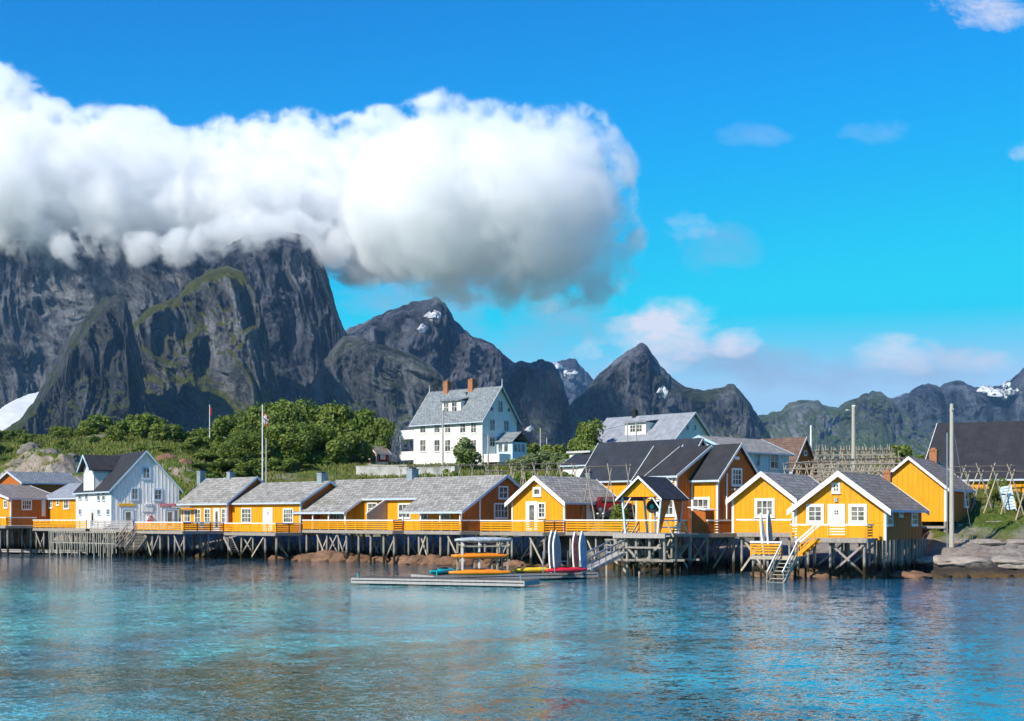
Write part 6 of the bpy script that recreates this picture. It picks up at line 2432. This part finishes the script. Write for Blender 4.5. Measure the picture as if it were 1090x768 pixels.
M['flag_red'] = plain('red_flag_cloth', (.55, .02, .025), .8)
M['flag_white'] = plain('white_flag_cloth', (.75, .75, .75), .8)
M['flag_navy'] = plain('navy_flag_cloth', (.02, .03, .12), .8)
root, h = pole('flagpole', 'white flagpole with a drooping red and blue flag before the big trees', 'flagpole', 279.4, 184, 431, .10, 'polewhite')
flag(root, h - 1.0, .95, 1.2, 1)
root, h = pole('flagpole', 'far thin flagpole with a red and white pennant on the ridge behind the boathouse', 'flagpole', 223.2, 285, 431, .10, 'polewhite')
mb = MB(); mb.prism([(.1, 0, h - .3), (.38, .1, h - .8), (.34, .1, h - 2.4), (.12, 0, h - 2.0)], (0, .02, 0)); mb.build('pennant', M['flag_red'], root)


def wire(label, p, q, sag, r=.022):
    p, q = Vector(p), Vector(q)
    mb = MB()
    n = 16
    pts = [p.lerp(q, i / n) - Vector((0, 0, sag * 4 * (i / n) * (1 - i / n))) for i in range(n + 1)]
    for a, b in zip(pts, pts[1:]):
        mb.tube(a, b, r, r, 5)
    o = mb.build('power_line', M['black'])
    tag(o, label, 'power line')


wire('sagging wire between the two grey poles by the manor house', POLES['m1'] - Vector((0, 0, .3)), POLES['m2'] - Vector((0, 0, .2)), .5)
wire('long wire from the manor house poles to the grey-roofed house', POLES['m2'] - Vector((0, 0, .2)), POLES['g1'] - Vector((0, 0, .2)), 1.0)
wire('wire sagging from the tall right-hand shore pole past the lamp pole', POLES['right'] - Vector((0, 0, .45)), POLES['lamp'] - Vector((0, 0, .8)), 1.1, .014)


# ------------------------------------------------------------------ fences and walls on the bank
def rail_fence(label, pts, hgt, m='pile'):
    P = [Vector((gp(px, d)[0], d, ground_z(*gp(px, d)))) for px, d in pts]
    root = empty('rail_fence', P[0], 0, label, 'fence')
    o = P[0]
    for a, b in zip(P, P[1:]):
        n = max(1, int((b - a).length / 2.4))
        for i in range(n):
            q = a.lerp(b, i / n) - o
            mb = MB(); mb.box(q.x - .06, q.x + .06, q.y - .06, q.y + .06, q.z - .4, q.z + hgt); mb.build('fence_post', M[m], root)
        for z in (hgt * .5, hgt * .92):
            mb = MB(); mb.bar(a - o + Vector((0, -.09, z)), b - o + Vector((0, -.09, z)), .05, .16); mb.build('fence_rail', M[m], root)


rail_fence('grey post and rail fence on the grass behind the long yellow houses', [(344, 172), (372, 170), (400, 169), (436, 167)], 1.0)
rail_fence('dark rail fence beside the small red cabin', [(392, 214), (412, 212), (432, 211)], 1.0)


M['oldwall'] = plain('lichened_wall', (.40, .39, .36), .9, .4, .7)


def low_wall(label, p0, d0, p1, d1, top, th=.5):
    A, B = Vector((*gp(p0, d0), 0)), Vector((*gp(p1, d1), 0))
    d = B - A
    zt = zat(top, (d0 + d1) / 2)
    g = min(ground_z(A.x, A.y), ground_z(B.x, B.y)) - .8
    mb = MB()
    mb.box(0, d.length, 0, th, g, zt)
    mb.box(-.05, d.length + .05, -.06, th + .06, zt + .001, zt + .1)
    o = mb.build('low_wall', M['oldwall'])
    o.location = (A.x, A.y, 0)
    o.rotation_euler = (0, 0, math.atan2(d.y, d.x))
    tag(o, label, 'wall')


low_wall('pale low wall along the lane below the red cabin', 379, 200, 433, 196, 496.5)
low_wall('white garden wall at the foot of the manor house', 434, 196, 484, 192, 498)


# ------------------------------------------------------------------ parked cars by the warehouse
def car(label, px, d, yaw, paint):
    x, y = gp(px, d)
    root = empty('parked_car', (x, y, ground_z(x, y) + .02), yaw, label, 'car', 'cars parked in front of the warehouse')
    prof = [(-2.1, .35), (-2.15, .75), (-1.95, .95), (-1.55, 1.02), (-1.05, 1.45), (.35, 1.47), (1.05, .98), (1.85, .86), (2.1, .68), (2.1, .35)]
    mb = MB()
    rings = []
    for (yy, s) in ((-.86, .96), (-.80, 1.0), (.80, 1.0), (.86, .96)):
        rings.append([(px_ * s, yy * (1 if z < 1.0 else .86), z) for px_, z in prof])
    mb.loft(rings)
    mb.build('body', M[paint], root)
    for s in (-1, 1):
        mb = MB()
        mb.prism([(-1.35, s * .875, 1.02), (-1.0, s * .765, 1.38), (.3, s * .765, 1.40), (.85, s * .875, 1.02)], (0, s * .012, 0))
        mb.build('side_window', M['glass'], root)
        for wx in (-1.3, 1.3):
            mb = MB(); mb.tube((wx, s * .66, .32), (wx, s * .89, .32), .32, .32, 16); w = mb.build('wheel', M['black'], root)
            mb = MB(); mb.tube((wx, s * .891, .32), (wx, s * .905, .32), .19, .19, 10); mb.build('rim', M['metal'], w)
        mb = MB(); mb.box(2.04, 2.115, s * .6 - .16, s * .6 + .16, .62, .74); mb.build('headlight', M['white'], root)
    mb = MB(); mb.prism([(.42, -.68, 1.44), (1.02, -.72, 1.02), (1.02, .72, 1.02), (.42, .68, 1.44)], (.03, 0, .02)); mb.build('windscreen', M['glass'], root)


M['car_red'] = plain('red_car_paint', (.20, .012, .016), .25, .05, 2, 0, .6)
M['car_dark'] = plain('dark_car_paint', (.03, .032, .04), .25, .05, 2, 0, .6)
M['car_blue'] = plain('blue_car_paint', (.04, .10, .30), .25, .05, 2, 0, .6)
car('red car parked below the yellow warehouse wall', 649, 126.5, R(20), 'car_red')
car('dark car parked next to the red one by the warehouse', 662, 125.0, R(200), 'car_dark')
car('blue car parked left of the red one, behind the ochre gable house', 634, 128.5, R(15), 'car_blue')


# ------------------------------------------------------------------ odds and ends
def chair(label, f, x, y, z, m, rz):
    p = f.world(x, y, z)
    root = empty('deck_chair', p, rz, label, 'chair')
    mb = MB(); mb.box(-.25, .25, -.25, .25, .40, .45); mb.build('seat', M[m], root)
    mb = MB(); mb.box(-.25, .25, .22, .27, .451, .95); mb.build('backrest', M[m], root)
    for sx in (-1, 1):
        for sy in (-1, 1):
            mb = MB(); mb.box(sx * .23 - .025, sx * .23 + .025, sy * .22 - .025, sy * .22 + .025, 0, .399); mb.build('leg', M[m], root)


chair('brown deck chair outside the left window of the long yellow house', L2.f, L2.f.fx(254), -1.2, 2.8, 'brown_and_shade', 1.2)
chair('second brown deck chair facing it outside the left window of the long yellow house', L2.f, L2.f.fx(262), -1.2, 2.8, 'brown_and_shade', -1.2)
chair('white chair right of the white door of the long yellow house', L2.f, L2.f.fx(293), -1.0, 2.8, 'white', .3)
chair('white chair before the stepped-roof cabin', L3.f, L3.f.fx(226.5), -1.2, 2.9, 'white', .8)
p = at(1076, 534, 121)
gz = ground_z(p.x, p.y)
root = empty('slatted_panel', (p.x, p.y, gz), R(-12), 'pale blue slatted panel leaning among the poles before the black barn', 'panel')
root.rotation_euler = (R(-14), R(-10), R(-12))
mb = MB()
for k in range(9):
    mb.box(-.42, .42, -.02, .02, .15 + k * .24, .15 + k * .24 + .2)
mb.build('slats', M['bluewhite'], root)
for x in (-.46, .46):
    mb = MB(); mb.box(x - .04, x + .04, .021, .08, 0, 2.35); mb.build('upright', M['bluewhite'], root)
for i, (dx, mm, lab) in enumerate(((0, 'kay_orange', 'orange buoy leftmost of the heap by the black barn'), (.75, 'white', 'white buoy in the middle of the heap by the black barn'), (1.4, 'kay_red', 'red buoy rightmost of the heap by the black barn'))):
    x, y = gp(1083, 121.5)
    V0, F0 = ico(3)
    b_ = empty('buoy', (x + dx, y + .2 * i, ground_z(x + dx, y + .2 * i) + .42), 0, lab, 'buoy')
    me = np_mesh('float_ball', V0 * .46, F0, M[mm])
    o = link('float_ball', me, b_)
    mb = MB(); mb.tube((0, 0, .44), (0, 0, .62), .08, .06, 8); mb.build('eye', M['black'], b_)

# ------------------------------------------------------------------ trees and bushes
def leaf_mat(name, c0, c1, c2):
    m, nt, b = mat(name)
    p = position(nt)
    f = noise(nt, p, 2.6, 3, .6)
    g = noise(nt, p, .35, 3, .6)
    oi = nt.nodes.new('ShaderNodeObjectInfo')
    c = mixc(nt, ramp(nt, f, [(.3, 0), (.7, 1)]), c0, c1)
    c = mixc(nt, mth(nt, 'MULTIPLY', ramp(nt, g, [(.4, 0), (.65, 1)]), .55), c, c2)
    c = mixc(nt, mth(nt, 'MULTIPLY', oi.outputs['Random'], .35), c, c2)
    lk(nt, c, b.inputs['Base Color'])
    b.inputs['Roughness'].default_value = .55
    b.inputs['Specular IOR Level'].default_value = .3
    tr = nt.nodes.new('ShaderNodeBsdfTranslucent')
    lk(nt, mixc(nt, .5, c, (.16, .20, .01)), tr.inputs['Color'])
    mx = nt.nodes.new('ShaderNodeMixShader')
    mx.inputs[0].default_value = .3
    out = nt.nodes['Material Output']
    lk(nt, b.outputs[0], mx.inputs[1])
    lk(nt, tr.outputs[0], mx.inputs[2])
    lk(nt, mx.outputs[0], out.inputs['Surface'])
    return m


M['leaf_dark'] = leaf_mat('broad_leaves', (.065, .12, .015), (.15, .225, .03), (.21, .25, .045))
M['leaf_bush'] = leaf_mat('bush_leaves', (.075, .14, .016), (.16, .24, .032), (.24, .27, .05))
M['leaf_pale'] = leaf_mat('pale_blossoming_leaves', (.09, .15, .025), (.19, .26, .06), (.32, .34, .2))
M['bark'] = old_wood('bark', (.06, .05, .04), (.14, .12, .10), False)


def crown_mesh(name, nlobes, nleaf, size, m, seed, flat=1.0, low=0.0):
    """unit crown (radius about 1, centre at the origin): leaf faces over many small lobes"""
    rg = np.random.default_rng(seed)
    c = rg.normal(size=(nlobes, 3))
    c /= np.linalg.norm(c, axis=1)[:, None]
    c *= (rg.uniform(.25, .78, nlobes) ** .7)[:, None]
    c[:, 2] = c[:, 2] * flat
    r = rg.uniform(.24, .44, nlobes)
    pick = rg.choice(nlobes, nleaf, p=r ** 2 / (r ** 2).sum())
    nrm = rg.normal(size=(nleaf, 3))
    nrm[:, 2] += .25
    nrm /= np.linalg.norm(nrm, axis=1)[:, None]
    pos = c[pick] + nrm * (r[pick] * rg.uniform(.55, 1.06, nleaf) ** .6)[:, None]
    # stray sprigs break the outline
    stray = rg.random(nleaf) < .07
    pos[stray] += nrm[stray] * rg.uniform(.03, .14, stray.sum())[:, None]
    pos[:, 2] = np.maximum(pos[:, 2], -.95 + low)
    n2 = nrm + rg.normal(scale=.55, size=(nleaf, 3))
    n2 /= np.linalg.norm(n2, axis=1)[:, None]
    a = np.cross(n2, rg.normal(size=(nleaf, 3)))
    a /= np.linalg.norm(a, axis=1)[:, None]
    b = np.cross(n2, a)
    s = size * rg.uniform(.6, 1.3, nleaf)[:, None]
    V = np.stack([pos - a * s - b * s * .1, pos - b * s * .62, pos + a * s, pos + b * s * .62 + n2 * s * .15], 1).reshape(-1, 3)
    Fq = np.arange(nleaf * 4).reshape(-1, 4)
    return np_mesh(name, V, Fq, m, False)


def limb_mesh(name, seed):
    """unit trunk of height 1 with a few limbs reaching up"""
    rnd = random.Random(seed)
    mb = MB()
    mb.tube((0, 0, -.12), (.01, .01, .45), .042, .03, 7)
    mb.tube((.01, .01, .45), (.02, -.01, .8), .03, .012, 6)
    for k in range(6):
        a = k * 1.05 + rnd.uniform(-.3, .3)
        z = rnd.uniform(.25, .5)
        mb.tube((.01, 0, z), (.2 * math.cos(a), .2 * math.sin(a), z + rnd.uniform(.2, .32)), .018, .006, 5)
    o = mb.build(name, M['bark'])
    me = o.data
    bpy.data.objects.remove(o)
    return me


BIG = [crown_mesh('crown', 34 - 4 * i, 9500 - 500 * i, .052 + .006 * i, M['leaf_bush' if i == 3 else 'leaf_dark'], 100 + i) for i in range(4)]
BUSH = [crown_mesh('crown', 13, 2300, .105, M['leaf_bush'], 200 + i, .8, .1) for i in range(5)]
PALE = [crown_mesh('crown', 18, 3400, .085, M['leaf_pale'], 300 + i) for i in range(2)]
SLIM = [crown_mesh('crown', 20, 4200, .075, M['leaf_bush'], 400 + i) for i in range(2)]
LIMB = [limb_mesh('trunk', 500 + i) for i in range(3)]
_tr = random.Random(77)


def tree(name, label, cat, px, d, top, rad, kind, group=None, squash=None, gz=None):
    """top: row of its highest leaf in the photo; rad: crown radius in metres"""
    x, y = gp(px, d)
    g = ground_z(x, y) if gz is None else gz
    h = zat(top, d) - g
    if h < .8: h = .8
    root = empty(name, (x, y, g), _tr.uniform(0, 6.28), label, cat, group)
    me = _tr.choice(kind)
    cz = min(h * .54, rad * 1.15) if squash is None else squash * h * .5
    c = link('crown', me, root, (0, 0, h - cz))
    c.scale = (rad, rad * _tr.uniform(.85, 1.1), cz * 1.02)
    t = link('trunk', _tr.choice(LIMB), root)
    k = max(.35, h * .11)
    t.scale = (h * .9, h * .9, h * .86)
    return root


for (px, d, top, rad) in ((250, 236, 440, 4.6), (274, 244, 431, 5.2), (300, 240, 429, 5.4), (326, 246, 427, 5.4), (352, 242, 430, 5.4), (380, 244, 437, 4.8), (402, 238, 443, 3.6), (262, 222, 458, 4.2), (292, 224, 452, 4.6),
                          (322, 226, 452, 4.6), (350, 226, 455, 4.4), (376, 228, 458, 3.8)):
    tree('broadleaf_tree', 'dense dark green broadleaf tree in the grove left of the red cabin', 'tree', px, d, top, rad, BIG, 'trees of the big grove')
for (px, d, top, rad) in ((248, 205, 485, 2.6), (262, 200, 492, 2.2), (300, 204, 487, 2.8), (330, 206, 494, 2.0), (282, 206, 484, 2.6)):
    tree('bush', 'light green bush at the front foot of the big grove', 'bush', px, d, top, rad, BUSH, 'bushes at the foot of the grove')
rb = random.Random(31)
HB = 'bushes on the hillside behind the boathouse'
for k in range(64):
    px = rb.uniform(-30, 246)
    d = rb.uniform(238, 305)
    x, y = gp(px, d)
    g = ground_z(x, y)
    base = HZ - (g - EYE) / d * F
    hgt = rb.uniform(1.4, 4.8) * (.65 if px < 90 else 1)
    tree('bush', 'green bush among many on the hillside behind the boathouse and far left cabins', 'bush', px, d, base - hgt / d * F, hgt * rb.uniform(.5, .75), BUSH, HB)
for (px, d, top, rad) in ((152, 226, 478, 2.0), (168, 222, 484, 1.9), (186, 220, 476, 2.2), (205, 215, 484, 2.4), (222, 212, 480, 2.6), (236, 206, 490, 2.0), (212, 200, 498, 1.8), (228, 196, 502, 1.7), (196, 230, 470, 2.4), (240, 222, 472, 2.6), (176, 212, 492, 1.5),
                          (8, 225, 492, 1.8), (44, 236, 476, 2.0), (66, 214, 494, 1.4), (84, 226, 484, 2.0), (96, 214, 492, 1.6)):
    tree('bush', 'low bush between the rocks just above the boathouse and the yellow cabins', 'bush', px, d, top, rad, BUSH, 'low bushes between the rocks')
tree('garden_tree', 'loose pale green tree in front of the manor house windows', 'tree', 496, 206, 468, 2.9, PALE)
tree('garden_bush', 'white-flowering round bush right below the manor house porch', 'bush', 556, 206, 483, 2.6, PALE)
tree('garden_bush', 'white-flowering bush in the middle of the three right of the manor house', 'bush', 574, 208, 478, 2.8, PALE)
tree('garden_bush', 'white-flowering bush farthest right of the three beside the manor house', 'bush', 592, 204, 483, 2.6, PALE)
tree('garden_tree', 'bright green upright tree at the left end of the large grey-roofed house', 'tree', 624, 192, 442, 3.0, SLIM)
tree('garden_bush', 'small bush under the bright tree beside the blue-roofed garage', 'bush', 634, 186, 470, 1.6, BUSH)
for (px, d, top, rad) in ((565, 250, 470, 3.0), (590, 262, 472, 3.0), (606, 250, 478, 2.4), (548, 242, 478, 2.4)):
    tree('bush', 'olive bush on the rise behind the white-flowering garden bushes', 'bush', px, d, top, rad, BUSH, 'bushes on the rise right of the manor')
tree('bush', 'round green bush behind the dense drying rack', 'bush', 941, 178, 477, 2.2, BUSH)
tree('bush', 'taller round green bush rising over the right end of the drying racks', 'bush', 954, 182, 472, 2.6, BUSH)
tree('bush', 'small green bush peeping out left of the black barn roof', 'bush', 984, 176, 478, 1.6, BUSH)
tree('bush', 'yellow-green weedy bush among the leaning poles before the black barn', 'bush', 1062, 122.4, 508, 1.0, SLIM)
tree('bush', 'dark little bush beside the slatted panel near the black barn', 'bush', 1088, 120.5, 524, .7, BUSH)
tree('bush', 'green bush glimpsed between the ochre gable house and the hoist shelter', 'bush', 661, 121.5, 534, 1.3, BUSH)
for (px, d, top, rad) in ((455, 170, 500, 1.2), (478, 168, 498, 1.4), (530, 166, 499, 1.5), (545, 160, 503, 1.3), (560, 164, 500, 1.5), (585, 158, 501, 1.5), (604, 160, 500, 1.6), (437, 176, 500, 1.2), (505, 162, 504, 1.2)):
    tree('bush', 'scrubby bush growing between the poles of the drying racks below the manor', 'bush', px, d, top, rad, BUSH, 'scrub among the racks below the manor')


# ------------------------------------------------------------------ rough grass and low scrub over the banks
def undergrowth():
    rg = np.random.default_rng(5)
    n = 330000
    px = rg.uniform(-60, 1120, n)
    t = rg.uniform(9, 150, n) ** 1.0
    i = np.clip(np.searchsorted(PXN, px) - 1, 0, len(PXN) - 2)
    a = (px - PXN[i]) / (PXN[i + 1] - PXN[i])
    d = SHORE[i] * (1 - a) + SHORE[i + 1] * a + t
    x = (px - 545) / F * d
    z = ground(x, d)
    mask = fbm(x / 9, d / 9, 4.4, 4) + .12
    keep = (z > 2.6) & (mask > rg.uniform(-.35, .45, n))
    rockz = (np.abs(px - 55) < 55) & (t > 8) & (t < 42)
    keep &= ~(rockz & (rg.random(n) < .8))
    slabs = (px > 975) & (z < 4.6)
    keep &= ~(slabs & (rg.random(n) < .88))
    x, y, z, m_ = x[keep], d[keep], z[keep], len(x[keep])
    s = rg.uniform(.14, .36, m_) * np.clip(y / 210, .45, 1.3)
    ang = rg.uniform(0, 6.28, m_)
    ca, sa = np.cos(ang) * s * .3, np.sin(ang) * s * .3
    lean = rg.normal(scale=.3, size=(m_, 2)) * s[:, None]
    h = s * rg.uniform(.9, 2.0, m_)
    V = np.stack([np.stack([x - ca, y - sa, z - .05], -1), np.stack([x + ca, y + sa, z - .05], -1),
                  np.stack([x + ca * .7 + lean[:, 0], y + sa * .7 + lean[:, 1], z + h], -1), np.stack([x - ca * .5 + lean[:, 0], y - sa * .5 + lean[:, 1], z + h * .8], -1)], 1).reshape(-1, 3)
    me = np_mesh('undergrowth', V, np.arange(m_ * 4).reshape(-1, 4), M['leaf_grass'], False)
    tag(link('undergrowth', me), kind='stuff')


M['leaf_grass'] = leaf_mat('rough_grass_blades', (.08, .13, .014), (.17, .21, .03), (.27, .24, .07))
undergrowth()

# ------------------------------------------------------------------ sea air: one even box of thin haze round everything below the sky
hz_m = bpy.data.materials.new('sea_air')
hz_m.use_nodes = True
_nt = hz_m.node_tree
for _n in list(_nt.nodes): _nt.nodes.remove(_n)
_o = _nt.nodes.new('ShaderNodeOutputMaterial')
_v = _nt.nodes.new('ShaderNodeVolumePrincipled')
_v.inputs['Color'].default_value = (0.26, 0.56, 1.0, 1)
_v.inputs['Density'].default_value = 0.000034
_v.inputs['Anisotropy'].default_value = 0.0
_nt.links.new(_v.outputs[0], _o.inputs['Volume'])
hb = MB()
hb.box(-6000, 6000, -420, 9500, -12, 1010)
tag(hb.build('haze', hz_m), kind='stuff')
